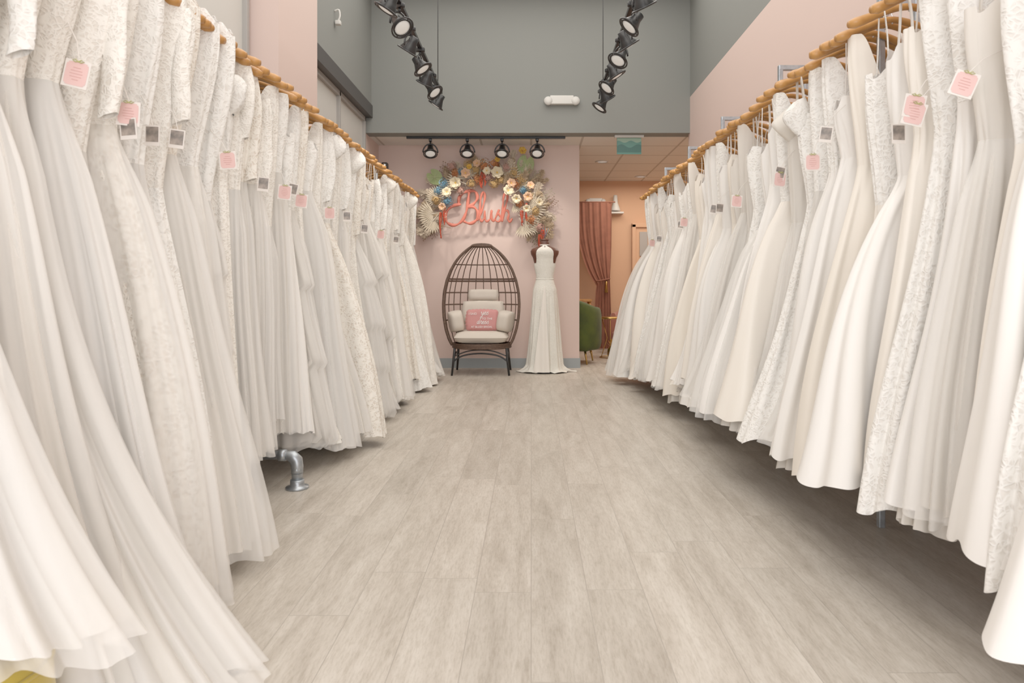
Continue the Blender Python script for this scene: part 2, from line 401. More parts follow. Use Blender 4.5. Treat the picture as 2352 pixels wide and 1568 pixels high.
# ------------------------------------------------------------------ dresses
def sstep(x,a,b):
    t=np.clip((x-a)/(b-a),0,1); return t*t*(3-2*t)
def grid_obj(name,P,m,parent,closed=True,cap=False):
    nr,nc,_=P.shape
    idx=np.arange(nr*nc).reshape(nr,nc)
    if closed: nxt=np.roll(idx,-1,axis=1); A=idx[:-1];B=nxt[:-1];C=nxt[1:];D=idx[1:]
    else: A=idx[:-1,:-1];B=idx[:-1,1:];C=idx[1:,1:];D=idx[1:,:-1]
    fc=np.stack([A,B,C,D],-1).reshape(-1,4)
    me=bpy.data.meshes.new(name)
    me.vertices.add(nr*nc); me.vertices.foreach_set('co',P.reshape(-1).astype(np.float32))
    nf=len(fc); me.loops.add(nf*4); me.loops.foreach_set('vertex_index',fc.reshape(-1).astype(np.int32))
    me.polygons.add(nf); me.polygons.foreach_set('loop_start',np.arange(0,nf*4,4,dtype=np.int32))
    me.materials.append(m); me.update(calc_edges=True); me.validate()
    me.polygons.foreach_set('use_smooth',[True]*len(me.polygons))
    return obj(name,me,parent)

def dress(side,y,p,rs):
    e=obj('wedding_dress',None,None,(side*RX,y,0),(0,0,rs.uniform(-0.04,0.04)),p['label'],'wedding dress','bridal gowns on the rack')
    near=y<3.6
    nth=240 if near else 144
    nb=22; ns=64 if near else 42
    th=np.linspace(0,2*PI,nth,endpoint=False)
    c=np.cos(th); s=np.sin(th)
    zw=p['zw']; zh=p['zh']; sg=-side
    ph=rs.uniform(0,2*PI,10)
    KS=np.arange(p['kmin'],p['kmax'])
    def newfold(KS=KS):
        am=rs.uniform(0.1,1.0,len(KS))**1.5*KS**-0.5; am/=np.sqrt((am**2).sum()/2)
        return KS,am,rs.uniform(0,2*PI,len(KS)),rs.uniform(-1,1,len(KS))*1.9
    FD=[newfold()]
    BK=newfold(np.arange(3,16))
    def fold(S,fd=None):
        ks,am,pp,dd=fd or FD[-1]
        w=am*(1-0.35*(1-S)*(ks>16))
        v=(w[:,None]*np.sin(ks[:,None]*th[None,:]+pp[:,None]+dd[:,None]*S)).sum(0)
        return np.tanh(0.9*v)*1.05-0.12*np.abs(v)
    def ring(Z,S,extra=0.0,amp=1.0,hemA=None):
        Sc=min(max(S,0.0),1.0)
        aw=p['aw']
        top=min(max(-S,0.0),1.0)
        if p['shape']=='mermaid': flare=0.30*Sc+0.70*Sc**4
        elif p['shape']=='ball': flare=Sc**0.62*(1-math.exp(-Sc*11))
        else: flare=Sc**p['pow']*(1-0.6*math.exp(-Sc*10))
        Ah=p['Ah'] if hemA is None else hemA
        sil=1+0.06*math.sin(ph[7]+3.5*Sc)*Sc*(1-Sc)*4
        Ao=(aw+(Ah-aw)*flare)*sil + sstep(top,-0.15,0.9)*(p['ab']-aw)
        Ai=aw+(p['Ai']-aw)*flare + sstep(top,-0.15,0.9)*(p['ab']-aw)
        if p.get('tiers'):
            fr=(Sc*p['tiers'])%1.0
            add=0.036*fr**1.5 if 0.02<Sc<0.999 else 0
            Ao=Ao+add*(1+0.5*np.sin(3*th+ph[5])); Ai=Ai+add*0.3
        A=np.where(c>0,Ao,Ai)
        u=A*np.sign(c)*np.abs(c)**0.85
        bin_=0.045+0.02*Sc+0.012*top
        spill=p['spill']*sstep(u/max(Ah,1e-3),0.35,0.85)*Sc**1.3
        b=bin_+spill
        v=b*np.sign(s)*np.abs(s)**0.9
        nx=c*b; ny=s*A; nl=np.sqrt(nx*nx+ny*ny)+1e-6; nx=nx/nl; ny=ny/nl
        if S<0: dsp=0.0055*fold(top*2.5,BK)*(1-0.5*top)+extra
        else:
            w0=max(0,1-Sc*9)
            a=(0.004+p['fold']*(0.40*math.sqrt(Sc)+0.60*Sc))*amp
            dsp=a*fold(Sc)*(1-w0)+0.0055*fold(0.0,BK)*w0+extra*min(1,Sc*6)+0.008*p.get('ruf',0)*Sc**6*np.sin(33*th+ph[4])
        u2=u+nx*dsp; v2=v+ny*dsp*0.8
        u2=u2+Sc*0.02*math.sin(ph[3]+2.2*Sc)
        v2=v2+p['sway']*Sc**1.4
        return u2,v2,Z
    def build(S_rows,zfun,extra=0,amp=1.0,hemA=None):
        P=np.zeros((len(S_rows),nth,3))
        for i,S in enumerate(S_rows):
            Z=zfun(S)
            u,v,z=ring(Z,S,extra,amp,hemA)
            P[i,:,0]=u*sg; P[i,:,1]=v; P[i,:,2]=z
        if p.get('train'):
            S=np.clip(np.array(S_rows),0,1)[:,None]
            w=sstep(c,0.2,1.0)[None,:]
            P[:,:,0]+=sg*p['train']*w*S**3.2
        P[:,:,2]=np.where(P[:,:,2]<0.012,0.012+0.01*np.abs(np.sin(9*P[:,:,0])),P[:,:,2])
        return P
    ztb=p['zt']
    cc=np.abs(c)
    if p['neck']=='strapless': ztop=ztb+0.022*np.cos(6*th)*(cc<0.9)-0.01
    elif p['neck']=='straps': ztop=ztb-0.03*(1-sstep(cc,0.2,0.8))-0.05*sstep(cc,0.85,1.0)
    else: ztop=ztb-p.get('vdrop',0.12)*(1-sstep(cc,0.15,0.8))-p.get('tipdrop',0.0)*sstep(cc,0.8,1.0)
    def zb(S):
        t=1+S
        return ztop+(zw-ztop)*t+p['vw']*(t**4)*c*0
    Pb=build(list(np.linspace(-1,-1e-6,nb)),zb)
    grid_obj('bodice',Pb,p['mb'],e)
    hz=0.018*np.sin(p['kz']*th+ph[6])+0.008*np.sin(9*th+ph[0])
    def zs(S,zh_=zh):
        return zw+(zh_-zw)*S+hz*S**3
    rows=list(np.linspace(0,1,ns)**1.15)
    Ps=build(rows,lambda S:zs(S),0.0015)
    grid_obj('skirt',Ps,p['ms'],e)
    if p.get('net'):
        FD.append(newfold(np.arange(5,28)))
        Pn=build(rows,lambda S:zs(S,zh+p['net_dz']),0.024,1.3,p['Ah']+0.02)
        grid_obj('tulle_overlay',Pn,F['net'],e)
    if p.get('petti'):
        FD.append(newfold(np.arange(5,28)))
        Pp=build(list(np.linspace(0.72,1,12)),lambda S:zs(S,zh-0.055),-0.02,1.3,p['Ah']-0.02)
        grid_obj('petticoat',Pp,F['tulle'],e)
    if p['neck'] in('straps','strapless'):
        su=p['ab']*0.62
        for q in (1,-1):
            hu=q*0.105; top=RZ-0.066
            zt=ztb-0.02
            pts=[(q*su,-0.046,zt),(q*su*0.98,-0.036,(zt+top)/2),(hu,-0.020,top-0.02),(hu,0,top+0.006),(hu,0.020,top-0.02),(q*su*0.98,0.036,(zt+top)/2),(q*su,0.046,zt)]
            part('strap',tube_mb(catmull(pts,3),p.get('strapw',0.007),6,flat=0.18),p['mb'],e)
    if p.get('sleeve'):
        for q in ((1,-1)):
            n1,n2=18,24; L=p['sleeve']; P=np.zeros((n2,n1,3)); a=np.linspace(0,2*PI,n1,endpoint=False)
            for i in range(n2):
                t=i/(n2-1)
                if p['sleevetype']=='puff': r=0.012+0.05*math.sin(PI*min(1,t*0.9+0.08)); rv=0.8*r
                else: r=0.012+0.026*math.sin(PI*min(0.5,0.15+t))-0.010*t; rv=0.6*r
                cu=(p['ab']*0.90+0.012+0.02*t-0.03*t*t)*q; z=p['zsl']-L*t
                rr=r*(1+0.16*np.sin(3*a+ph[1]+5*t)+0.1*np.sin(5*a-4*t))
                P[i,:,0]=cu+rr*np.cos(a)+0.006*math.sin(7*t+ph[2]); P[i,:,1]=rv*np.sin(a)+0.012*math.sin(4*t+ph[0]); P[i,:,2]=z+0.01*np.cos(a)
            grid_obj('sleeve',P,p['mb'],e)
    return e,Pb,Ps

def interp(y,tab):
    return float(np.interp(y,[t[0] for t in tab],[t[1] for t in tab]))
leftA=[(1.1,0.42),(2.0,0.46),(2.3,0.42),(2.6,0.34),(2.85,0.25),(3.05,0.17),(3.55,0.17),(3.68,0.36),(4.4,0.46),(4.6,0.22),(4.9,0.22),(5.05,0.36),(6.0,0.38),(6.05,0.24),(6.35,0.24),(6.5,0.42),(7.3,0.46)]
leftZ=[(1.1,0.10),(2.2,0.03),(2.8,0.04),(3.0,0.22),(3.55,0.26),(3.68,0.06),(4.5,0.05),(4.6,0.22),(4.85,0.22),(5.0,0.08),(6.0,0.06),(7.3,0.04)]
rightA=[(1.4,0.38),(2.5,0.40),(4.0,0.42),(5.5,0.42),(6.6,0.46),(7.5,0.57)]
rightZ=[(1.4,0.27),(2.5,0.31),(4.0,0.30),(5.5,0.22),(7.4,0.10)]
dress_pos={-1:[],1:[]}
def make_row(side):
    rs=np.random.RandomState(11 if side<0 else 23)
    y=1.22 if side<0 else 1.30; i=0; tiered=0
    yend=7.36 if side<0 else 7.56
    while y<yend:
        major=(i%3==1) if side<0 else (i%4 in (1,3) and rs.rand()<0.75)
        p={'vw':0}
        A=interp(y,leftA if side<0 else rightA); Z=interp(y,leftZ if side<0 else rightZ)
        gap=side<0 and A<0.28
        if gap: major=False
        p['Ah']=A+(0.03 if major else -0.04)+rs.uniform(-0.06,0.03)
        if gap: p['Ah']=A+rs.uniform(-0.02,0.02)
        p['Ai']=0.30+rs.uniform(-0.03,0.03)
        if side<0 and not (4.5<y<6.0): p['Ai']+=0.05
        if side<0 and 4.5<y<6.0: p['Ai']=0.27
        p['zh']=max(0.02,Z+rs.uniform(-0.05,0.07)+(0 if major else 0.03))
        p['zw']=rs.uniform(1.30,1.60); p['aw']=rs.uniform(0.12,0.15); p['ab']=rs.uniform(0.155,0.185)
        p['spill']=0.09+rs.uniform(0,0.06) if major else (0.0 if gap else 0.02)
        p['fold']=rs.uniform(0.015,0.028); p['sway']=rs.uniform(-0.02,0.02)
        p['kz']=rs.randint(1,4)
        p['pow']=rs.choice([0.75,0.9,1.05,1.3])
        p['shape']=rs.choice(['a','ball']) if major else rs.choice(['a','a','mermaid'])
        if gap: p['shape']='a'; p['pow']=1.3; p['fold']*=0.7
        if side>0 and y>7.0: p['shape']='ball'
        if side>0:
            k=rs.choice(['satin_a','satin_b','satin_c','satin_d','tulle','lace_b'],p=[.20,.26,.12,.16,.20,.06])
            p['ms']=F[k]; p['mb']=F[k] if rs.rand()<0.75 else F['lace_b']
            p['neck']=rs.choice(['straps','straps','strapless','shoulder'])
            nm={'satin_a':'ivory satin','satin_b':'white satin','satin_c':'cream crepe','satin_d':'pearl mikado','tulle':'soft ivory tulle','lace_b':'white lace'}[k]
            if k in('satin_a','satin_c','satin_d') and rs.rand()<0.5: p['petti']=True
            if k=='tulle' or rs.rand()<0.12: p['net']=True; p['net_dz']=-0.03
        else:
            k=rs.choice(['lace_a','lace_b','lace_c','tulle','tulle_b','satin_b'],p=[.20,.14,.06,.34,.22,.04])
            if i<6: k=['tulle','tulle_b','lace_b','tulle','tulle','tulle_b'][i]
            p['neck']=rs.choice(['straps','shoulder','shoulder','strapless'])
            if y<2.75: p['neck']='shoulder'
            p['ruf']=1
            if y>3.64 and tiered==0: k='tulle'; p['tiers']=3; p['shape']='ball'; p['zw']=1.42; tiered=1
            p['ms']=F[k]; p['mb']=F[rs.choice(['lace_a','lace_b','lace_c'])]
            nm={'lace_a':'ivory lace','lace_b':'white lace','lace_c':'champagne lace','tulle':'ivory tulle','tulle_b':'sparkling tulle','satin_b':'white satin'}[k]
            if k.startswith('tulle') or rs.rand()<0.25: p['net']=True; p['net_dz']=rs.uniform(-0.05,0.03)
            if rs.rand()<0.25: p['sleeve']=rs.uniform(0.30,0.55); p['sleevetype']='long'
            if k.startswith('tulle') and rs.rand()<0.22 and y>2.4 and not gap: p['tiers']=rs.choice([3,4])
        if k.startswith('satin'): p['kmin'],p['kmax']=3,11; p['fold']*=1.05
        elif k.startswith('lace'): p['kmin'],p['kmax']=3,14; p['fold']*=0.9
        else: p['kmin'],p['kmax']=4,27
        if p['neck']=='shoulder': p['zt']=1.985; p['vdrop']=rs.uniform(0.12,0.24)
        else: p['zt']=rs.uniform(1.76,1.88)
        if side<0 and y<2.75: p['zt']=2.055; p['ab']=0.225; p['tipdrop']=0.045; p['vdrop']=rs.uniform(0.1,0.2)
        p['strapw']=rs.choice([0.006,0.009,0.014])
        if p['neck']!='strapless' and rs.rand()<0.12 and 'sleeve' not in p: p['sleeve']=0.16; p['sleevetype']='puff'
        p['zsl']=1.96 if p['neck']=='shoulder' else 1.88
        nk={'straps':'strappy','strapless':'strapless','shoulder':'deep-necked'}[p['neck']]
        ex='with long lace sleeves' if p.get('sleevetype')=='long' else ('with puffed sleeves' if p.get('sleevetype')=='puff' else ('with tiered skirt' if p.get('tiers') else ('with full flared skirt' if major else 'with softly draped skirt')))
        p['label']='%s %s gown %s on the rack'%(nk,nm,ex)
        if side<0 and i<6:
            p['train']=[0.05,0.08,0.04,0.12,0.24,0.12][i]; p['zh']=[0.30,0.32,0.33,0.02,0.02,0.02][i]; p['fold']=0.032; p['shape']='a'; p['spill']=max(p['spill'],0.06)
        e,Pb,Ps=dress(side,y,p,rs)
        hanger(side,y)
        if rs.rand()<0.45: hanger(side,y+0.055,True)
        dress_pos[side].append((y,e,Ps,p))
        y+=rs.uniform(0.108,0.135)+(0.02 if major else 0); i+=1
if not SKIP_ROWS:
    make_row(-1); make_row(1)

def tag(side,y,z,kind,tilt=0,xo=1.195):
    if SKIP_ROWS: return
    yy,e,Ps,p=min(dress_pos[side],key=lambda t:abs(t[0]-y))
    lx=side*xo-side*RX
    w,h=(0.062,0.072) if kind!='photo' else (0.048,0.064)
    mb=MB(); v0=-0.062
    if kind=='pink':
        pts=[]
        n=40
        for i in range(n):
            a=2*PI*i/n; ca,sa=math.cos(a),math.sin(a); pw=0.28
            px=math.copysign(abs(ca)**pw,ca)*w*0.43; pz=math.copysign(abs(sa)**pw,sa)*h*0.43
            if abs(abs(ca)-0.707)<0.08: px*=0.9; pz*=0.9
            pts.append((px,pz))
        mb.merge(box_mb((0,0,0),(w,0.0016,h),0.0005),mi=0)
        mb.add([(q[0],-0.0016,q[1]) for q in pts],[tuple(range(n))],1)
        for k in range(5):
            ww=[0.3,0.45,0.5,0.45,0.25][k]*w; mb.merge(box_mb((0,-0.002,h*(0.22-0.11*k)),(ww,0.0006,0.0016)),mi=2)
        for q in (1,-1):
            mb.merge(tube_mb([(0,-0.003,h*0.45),(q*0.007,-0.004,h*0.45+0.005),(q*0.014,-0.004,h*0.45+0.002),(q*0.007,-0.004,h*0.45-0.002),(0,-0.003,h*0.45)],0.0016,6),mi=3)
        mts=[M['tagwhite'],M['tagpink'],M['taglines'],M['bow']]; nm='price_tag'; lb='pink paper tag with olive bow'
    else:
        mb.merge(box_mb((0,0,0),(w,0.0016,h),0.0005),mi=0)
        mb.merge(box_mb((0,-0.0012,h*0.06),(w*0.84,0.0008,h*0.74)),mi=1)
        mts=[M['tagwhite'],M['photo']]; nm='instant_photo'; lb='white-bordered instant photo'
    mb.merge(tube_mb([(0,0,h*0.5),(side*0.02,0.012,h*0.5+0.05),(side*0.06,0.03,h*0.5+0.1)],0.0012,5),mi=0)
    part(nm,mb,mts,e,smooth=False,loc=(lx,v0,z),rot=(random.uniform(-0.1,0.05),tilt,-side*random.uniform(-0.1,0.35)),label=lb)
for (yy,z,k,t) in [(1.86,1.56,'pink',0.2),(2.07,1.515,'pink',0.05),(2.03,1.47,'photo',-0.1),(2.27,1.48,'photo',0.05),(2.33,1.50,'photo',0.1),(2.76,1.50,'pink',-0.1),(3.12,1.46,'photo',0.1),
    (3.38,1.46,'pink',0.1),(3.5,1.49,'photo',0.2),(3.62,1.45,'pink',0.1),(4.05,1.44,'pink',0),(4.45,1.46,'photo',0),(4.95,1.42,'photo',0.1),(5.5,1.42,'pink',0.1),(6.1,1.42,'photo',0.1)]:
    tag(-1,yy,z,k,t)
for (yy,z,k,t) in [(1.95,1.56,'pink',0.4),(2.2,1.565,'pink',0.2),(2.15,1.54,'pink',0.3),(2.27,1.5,'photo',0),(2.78,1.62,'photo',0.15),(2.9,1.53,'pink',0),(3.36,1.52,'pink',0.1),(3.4,1.55,'photo',0.2),(4.05,1.5,'pink',0.1),(4.4,1.5,'photo',0.1),(4.5,1.51,'photo',0.2),(5.45,1.51,'pink',0.1),(5.6,1.50,'photo',0.1),(6.4,1.45,'photo',0.1),(6.8,1.44,'pink',0.1)]:
    tag(1,yy,z,k,t)

# ------------------------------------------------------------------ track lights
def head_parts():
    hs=MB()
    hs.merge(lathe_mb([(0.018,0.075),(0.032,0.072),(0.036,0.03),(0.050,0.0),(0.066,-0.035),(0.068,-0.05),(0.060,-0.05),(0.056,-0.03)],24))
    ring=[(0.079*math.cos(a),0.079*math.sin(a),-0.045) for a in np.linspace(0,2*PI,28,endpoint=False)]
    hs.merge(tube_mb(ring,0.006,8,closed=True))
    for a in (0,PI/2,PI,1.5*PI): hs.merge(tube_mb([(0.062*math.cos(a),0.062*math.sin(a),-0.045),(0.079*math.cos(a),0.079*math.sin(a),-0.045)],0.004,6))
    bl=lathe_mb([(0.02,-0.01),(0.052,-0.032),(0.056,-0.044),(0.04,-0.05),(0.01,-0.053)],20)
    yk=MB(); pts=[]
    for i in range(15):
        a=PI*i/14; pts.append((0.086*math.cos(a),0,0.10*math.sin(a)-0.02))
    yk.merge(tube_mb(pts,0.009,6,flat=0.45,up=(0,1,0)))
    yk.merge(tube_mb([(0,0,0.08),(0,0,0.115)],0.010,10)); yk.merge(box_mb((0,0,0.125),(0.035,0.075,0.03),0.004))
    return mesh_data('lamp_housing',hs,M['black']),mesh_data('lamp_bulb',bl,M['bulb']),mesh_data('yoke',yk,M['black'])
HS,BL,YK=head_parts()
def track_light(x,y,z,tilt,pan,group,label,scale=1.0):
    e=obj('track_light',None,None,(x,y,z),(0,0,pan),label,'spotlight',group); e.scale=(scale,)*3
    obj('yoke',YK,e); obj('lamp_housing',HS,e,rot=(tilt,0,0)); obj('bulb',BL,e,rot=(tilt,0,0))
TZ=2.96
for (tx,ys,pan) in [(-0.98,[4.35,4.72,5.08,5.54,6.02,6.42,6.76,7.2],1.2),(0.755,[4.3,4.66,5.05,5.42,5.8,6.2,6.6,6.95,7.3],-1.2)]:
    t=empty('light_track',(tx,5.62,TZ+0.157),'black ceiling-hung lighting track with suspension cables','light track')
    part('track_bar',box_mb((0,0,0),(0.036,3.6,0.03),0.003),M['black'],t,smooth=False)
    for yc in (1.55,-1.5):
        part('suspension_cable',tube_mb([(0,yc,0.01),(0,yc,H-TZ-0.157)],0.004,6),M['black'],t)
    for i,y in enumerate(ys):
        track_light(tx,y,TZ,[0.75,0.55,0.9,0.6][i%4]*(1 if i%2 else -0.8),pan+0.3*math.sin(i*2.1),'spotlights on the suspended tracks','black adjustable spotlight on suspended lighting track',1.08)
bt=empty('light_track',(-0.55,8.0,ZD-0.015),'black lighting track fixed under the tiled ceiling','light track')
part('track_bar',box_mb((0.02,0,0),(1.86,0.034,0.028),0.003),M['black'],bt,smooth=False)
for i,px in enumerate((988,1073,1153,1234)):
    track_light((px-1220)/196.5,8.0,ZD-0.17,[-0.5,-0.45,-0.5,-0.55][i],[0.15,0,-0.05,-0.1][i],'spotlights over the floral arch','black spotlight on ceiling track above the floral arch')

def emergency(loc,s=1.0,label='white twin-head emergency light mounted on the grey header'):
    e=empty('emergency_light',loc,label,'emergency light')
    part('light_housing',box_mb((0,-0.03,0),(0.27*s,0.062,0.10*s),0.012,3),M['whiteplastic'],e)
    for q in (1,-1):
        mb=lathe_mb([(0.02,-0.035),(0.045,-0.03),(0.05,0.0),(0.046,0.02),(0.01,0.022)],20); mb.xf(Matrix.Translation((q*0.155*s,-0.045,-0.01))@Matrix.Rotation(PI/2,4,'X')@Matrix.Scale(s,4))
        part('lamp_head',mb,M['whiteplastic'],e)
emergency((0.35,7.82,3.135))
emergency((1.07,11.36,2.44),0.8,'white emergency light mounted high on the peach wall')
e=empty('hanging_sign',(1.14,7.95,ZD),'translucent teal exit panel hanging from the ceiling','sign')
part('mount',box_mb((0,0,-0.015),(0.34,0.06,0.03),0.005),M['whiteplastic'],e,smooth=False)
mb=box_mb((0,0,-0.125),(0.285,0.012,0.19),0.002,mi=0)
wv=[(-0.14+0.28*i/20,-0.0075,-0.125+0.02*math.sin(i*0.45)) for i in range(21)]
mb.add(wv+[(p[0],p[1],-0.20) for p in wv],[(i,i+21,i+22,i+1) for i in range(20)],1)
wv=[(-0.14+0.28*i/20,-0.007,-0.075+0.012*math.sin(i*0.6+1)) for i in range(21)]
mb.add(wv+[(p[0],p[1],-0.035) for p in wv],[(i,i+1,i+22,i+21) for i in range(20)],2)
part('panel',mb,[M['teal'],M['teal2'],M['tealp']],e,smooth=False)
for (x,y) in [(1.75,10.9),(1.0,9.6),(2.4,9.4)]:
    e=empty('recessed_light',(x,y,ZD),'small round recessed ceiling downlight','ceiling light','recessed downlights')
    part('trim_ring',lathe_mb([(0.10,0.0),(0.10,-0.008),(0.075,-0.010),(0.07,-0.002)],24),M['whiteplastic'],e)
    part('lens',lathe_mb([(0.07,-0.003),(0.01,-0.004)],20),M['bulb'],e)
e=empty('security_camera',(-1.90,8.35,2.47),'small black camera bracketed to the pink wall','camera')
part('bracket',tube_mb([(0,0,0),(0.08,-0.02,0)],0.012,8),M['black'],e)
part('camera_body',box_mb((0.12,-0.03,0.01),(0.07,0.09,0.075),0.012,3),M['black'],e)
part('lens',lathe_mb([(0.022,0.0),(0.024,0.01),(0.015,0.014)],14).xf(Matrix.Translation((0.12,-0.08,0.01))@Matrix.Rotation(PI/2,4,'X')),M['chrome'],e)
e=empty('wall_hook',(-1.83,6.35,3.52),'small white bracket fitting on the grey header panel','wall fitting')
part('bracket',tube_mb(catmull([(0,0,0.05),(0.04,0,0.06),(0.05,0,0.0),(0.03,0,-0.05)],4),0.009,8),M['whiteplastic'],e)
part('cap',box_mb((0.035,0,-0.06),(0.05,0.05,0.04),0.008),M['whiteplastic'],e)

# ------------------------------------------------------------------ egg chair
CX,CY=-0.575,8.02
e=empty('egg_chair',(CX,CY,0),'brown wicker egg chair with dark metal legs against the pink wall','chair')
prof=[(0.34,0.33),(0.40,0.365),(0.52,0.405),(0.66,0.43),(0.80,0.438),(0.94,0.430),(1.08,0.40),(1.20,0.355),(1.30,0.30),(1.38,0.235),(1.44,0.165),(1.475,0.115)]
pz=[q[0] for q in prof]; pr=[q[1] for q in prof]
def shell(phi,z):
    r=float(np.interp(z,pz,pr)); 
    lean=0.10*(z-0.34)
    d=0.86*r*math.cos(phi)
    return (r*math.sin(phi), -0.20+lean+ d*0.98, z)
zz=np.linspace(0.34,1.475,30)
rim=MB()
L_=[shell(-PI/2,z) for z in zz]; R_=[shell(PI/2,z) for z in zz][::-1]
topc=[(0.115*math.cos(a),-0.20+0.10*1.135-0.03*math.sin(a)*0.5,1.475+0.024*math.sin(a)) for a in np.linspace(PI,0,9)][1:-1]
rim.merge(tube_mb(L_+topc+R_,0.0165,10))
part('rim',rim,M['wicker'],e)
ribs=MB()
for k in range(1,14):
    ph=-PI/2+PI*k/14
    ribs.merge(tube_mb([shell(ph,z) for z in zz],0.0055,6))
topr=[(0.115*math.sin(a),-0.20+0.1135+0.095*math.cos(a),1.477) for a in np.linspace(0,2*PI,24,endpoint=False)]
ribs.merge(tube_mb(topr,0.012,8,closed=True))
part('rib_cage',ribs,M['wicker'],e)
hoops=MB()
for z,r in [(0.62,0.008),(0.80,0.008),(0.94,0.008),(1.075,0.010),(1.10,0.010),(1.27,0.007)]:
    hoops.merge(tube_mb([shell(a,z) for a in np.linspace(-PI/2,PI/2,28)],r,6))
part('hoop_bands',hoops,M['wicker'],e)
base=MB()
bp_=[(0.335*math.cos(a)*1.0,-0.06+0.29*math.sin(a),0.33) for a in np.linspace(0,2*PI,36,endpoint=False)]
for dz in (-0.018,0.0,0.018): base.merge(tube_mb([(p[0],p[1],p[2]+dz) for p in bp_],0.013,8,closed=True))
pan=[(p[0]*0.97,p[1],0.335) for p in bp_]; base.add(pan,[tuple(range(36))])
part('seat_base',base,M['wicker'],e)
for sx in (1,-1):
    for (y0,y1) in ((-0.26,-0.28),(0.16,0.27)):
        part('leg',tube_mb([(sx*0.295,y0,0.31),(sx*0.305,(y0+y1)/2,0.18),(sx*0.325,y1,0.0)],[0.014,0.014,0.012],10),M['black'],e)
br=MB()
br.merge(tube_mb(catmull([(-0.31,-0.272,0.16),(-0.20,-0.27,0.225),(0,-0.268,0.25),(0.20,-0.27,0.225),(0.31,-0.272,0.16)],6),0.009,8))
br.merge(tube_mb(catmull([(-0.30,-0.268,0.22),(-0.15,-0.265,0.275),(0,-0.265,0.29),(0.15,-0.265,0.275),(0.30,-0.268,0.22)],6),0.007,8))
for sx in (1,-1): br.merge(tube_mb(catmull([(sx*0.31,-0.27,0.16),(sx*0.30,-0.05,0.25),(sx*0.31,0.2,0.16)],6),0.008,8))
part('leg_brace',br,M['black'],e)
def cushion(name,w,h,d,loc,rot,m,label,scal=0,sq=0.5):
    return obj(name,mesh_data(name,pillow_mb(w,h,d,18,scal,sq=sq),m),None,loc,rot,label,'cushion')
cushion('seat_cushion',0.64,0.56,0.15,(CX,CY-0.06,0.43),(PI/2,0,0),M['cushion'],'cream round-edged seat cushion on the egg chair',sq=0.35)
cushion('back_cushion',0.52,0.30,0.16,(CX,CY+0.14,0.70),(-0.25,0,0),M['cushion'],'cream back cushion leaning in the egg chair',sq=0.4)
cushion('head_cushion',0.37,0.14,0.12,(CX,CY+0.18,0.91),(-0.2,0,0),M['cushion'],'small cream headrest cushion above the back cushion',sq=0.4)
cushion('side_cushion',0.17,0.25,0.34,(CX-0.30,CY-0.10,0.61),(0,-0.16,0.25),M['cushion'],'plump cream bolster cushion beside the egg chair rim',sq=0.4)
cushion('side_cushion',0.17,0.25,0.34,(CX+0.28,CY-0.10,0.61),(0,0.16,-0.25),M['cushion'],'plump cream bolster cushion beside the egg chair rim',sq=0.4)
pe=empty('lettered_pillow',(CX+0.01,CY-0.15,0.625),'dusty pink scalloped pillow printed with white wedding lettering','pillow',rot=(-0.22,0,0))
part('pillow_cover',pillow_mb(0.375,0.25,0.10,24,0.008,sq=0.35),M['pillow'],pe)
def text_mb(txt,size):
    cu=bpy.data.curves.new('t','FONT'); cu.body=txt; cu.size=size; cu.align_x='CENTER'; cu.extrude=0.001
    o=bpy.data.objects.new('t',cu); COL.objects.link(o); dg=bpy.context.evaluated_depsgraph_get()
    me=bpy.data.meshes.new_from_object(o.evaluated_get(dg)); mb=MB(); mb.add([v.co[:] for v in me.vertices],[tuple(q.vertices) for q in me.polygons])
    bpy.data.objects.remove(o); bpy.data.meshes.remove(me); return mb
GL={'e':([(0,.4),(.45,.55),(.55,.85),(.35,1),(.12,.6),(.2,.1),(.5,0),(.8,.35)],.72),
 's':([(0,.2),(.4,1.05),(.45,.7),(.62,.35),(.45,0),(.12,.1)],.8),
 'y':([(0,.7),(.12,1),(.2,.4),(.38,.08),(.62,.4),(.8,1),(.72,.1),(.55,-.8),(.3,-1.1),(.15,-.8),(.6,-.2),(1,.3)],1.0),
 'd':([(.62,.85),(.35,1),(.06,.5),(.2,.03),(.45,.2),(.72,1),(.9,2.1),(.76,1.2),(.68,.2),(.8,0),(1.05,.3)],1.0),
 'r':([(0,.2),(.2,.95),(.26,1.15),(.36,.92),(.6,.9),(.5,.3),(.6,0),(.85,.3)],.78)}
def script_word(w,xh):
    mb=MB(); x=0; 
    for ch in w:
        g,adv=GL[ch]; pts=catmull([((x+q[0]+0.25*q[1])*xh,q[1]*xh,0) for q in g],5)
        mb.merge(tube_mb(pts,xh*0.085,6)); x+=adv
    for i in range(len(mb.v)): mb.v[i]=(mb.v[i][0]-x*xh/2,mb.v[i][1],mb.v[i][2])
    return mb
let=MB(); RXm=Matrix.Rotation(PI/2,4,'X')
def put(mb,x,z,yo=-0.053): let.merge(mb,Matrix.Translation((x,yo,z))@RXm)
put(text_mb('I SAID',0.036),-0.105,0.052,-0.052); put(script_word('yes',0.036),0.03,0.05,-0.054)
put(text_mb('TO THE',0.034),0.06,-0.005,-0.054); put(script_word('dress',0.034),0.01,-0.055,-0.054); put(text_mb('AT BLUSH BRIDAL',0.030),0,-0.098,-0.050)
part('lettering',let,M['lettering'],pe,smooth=False)

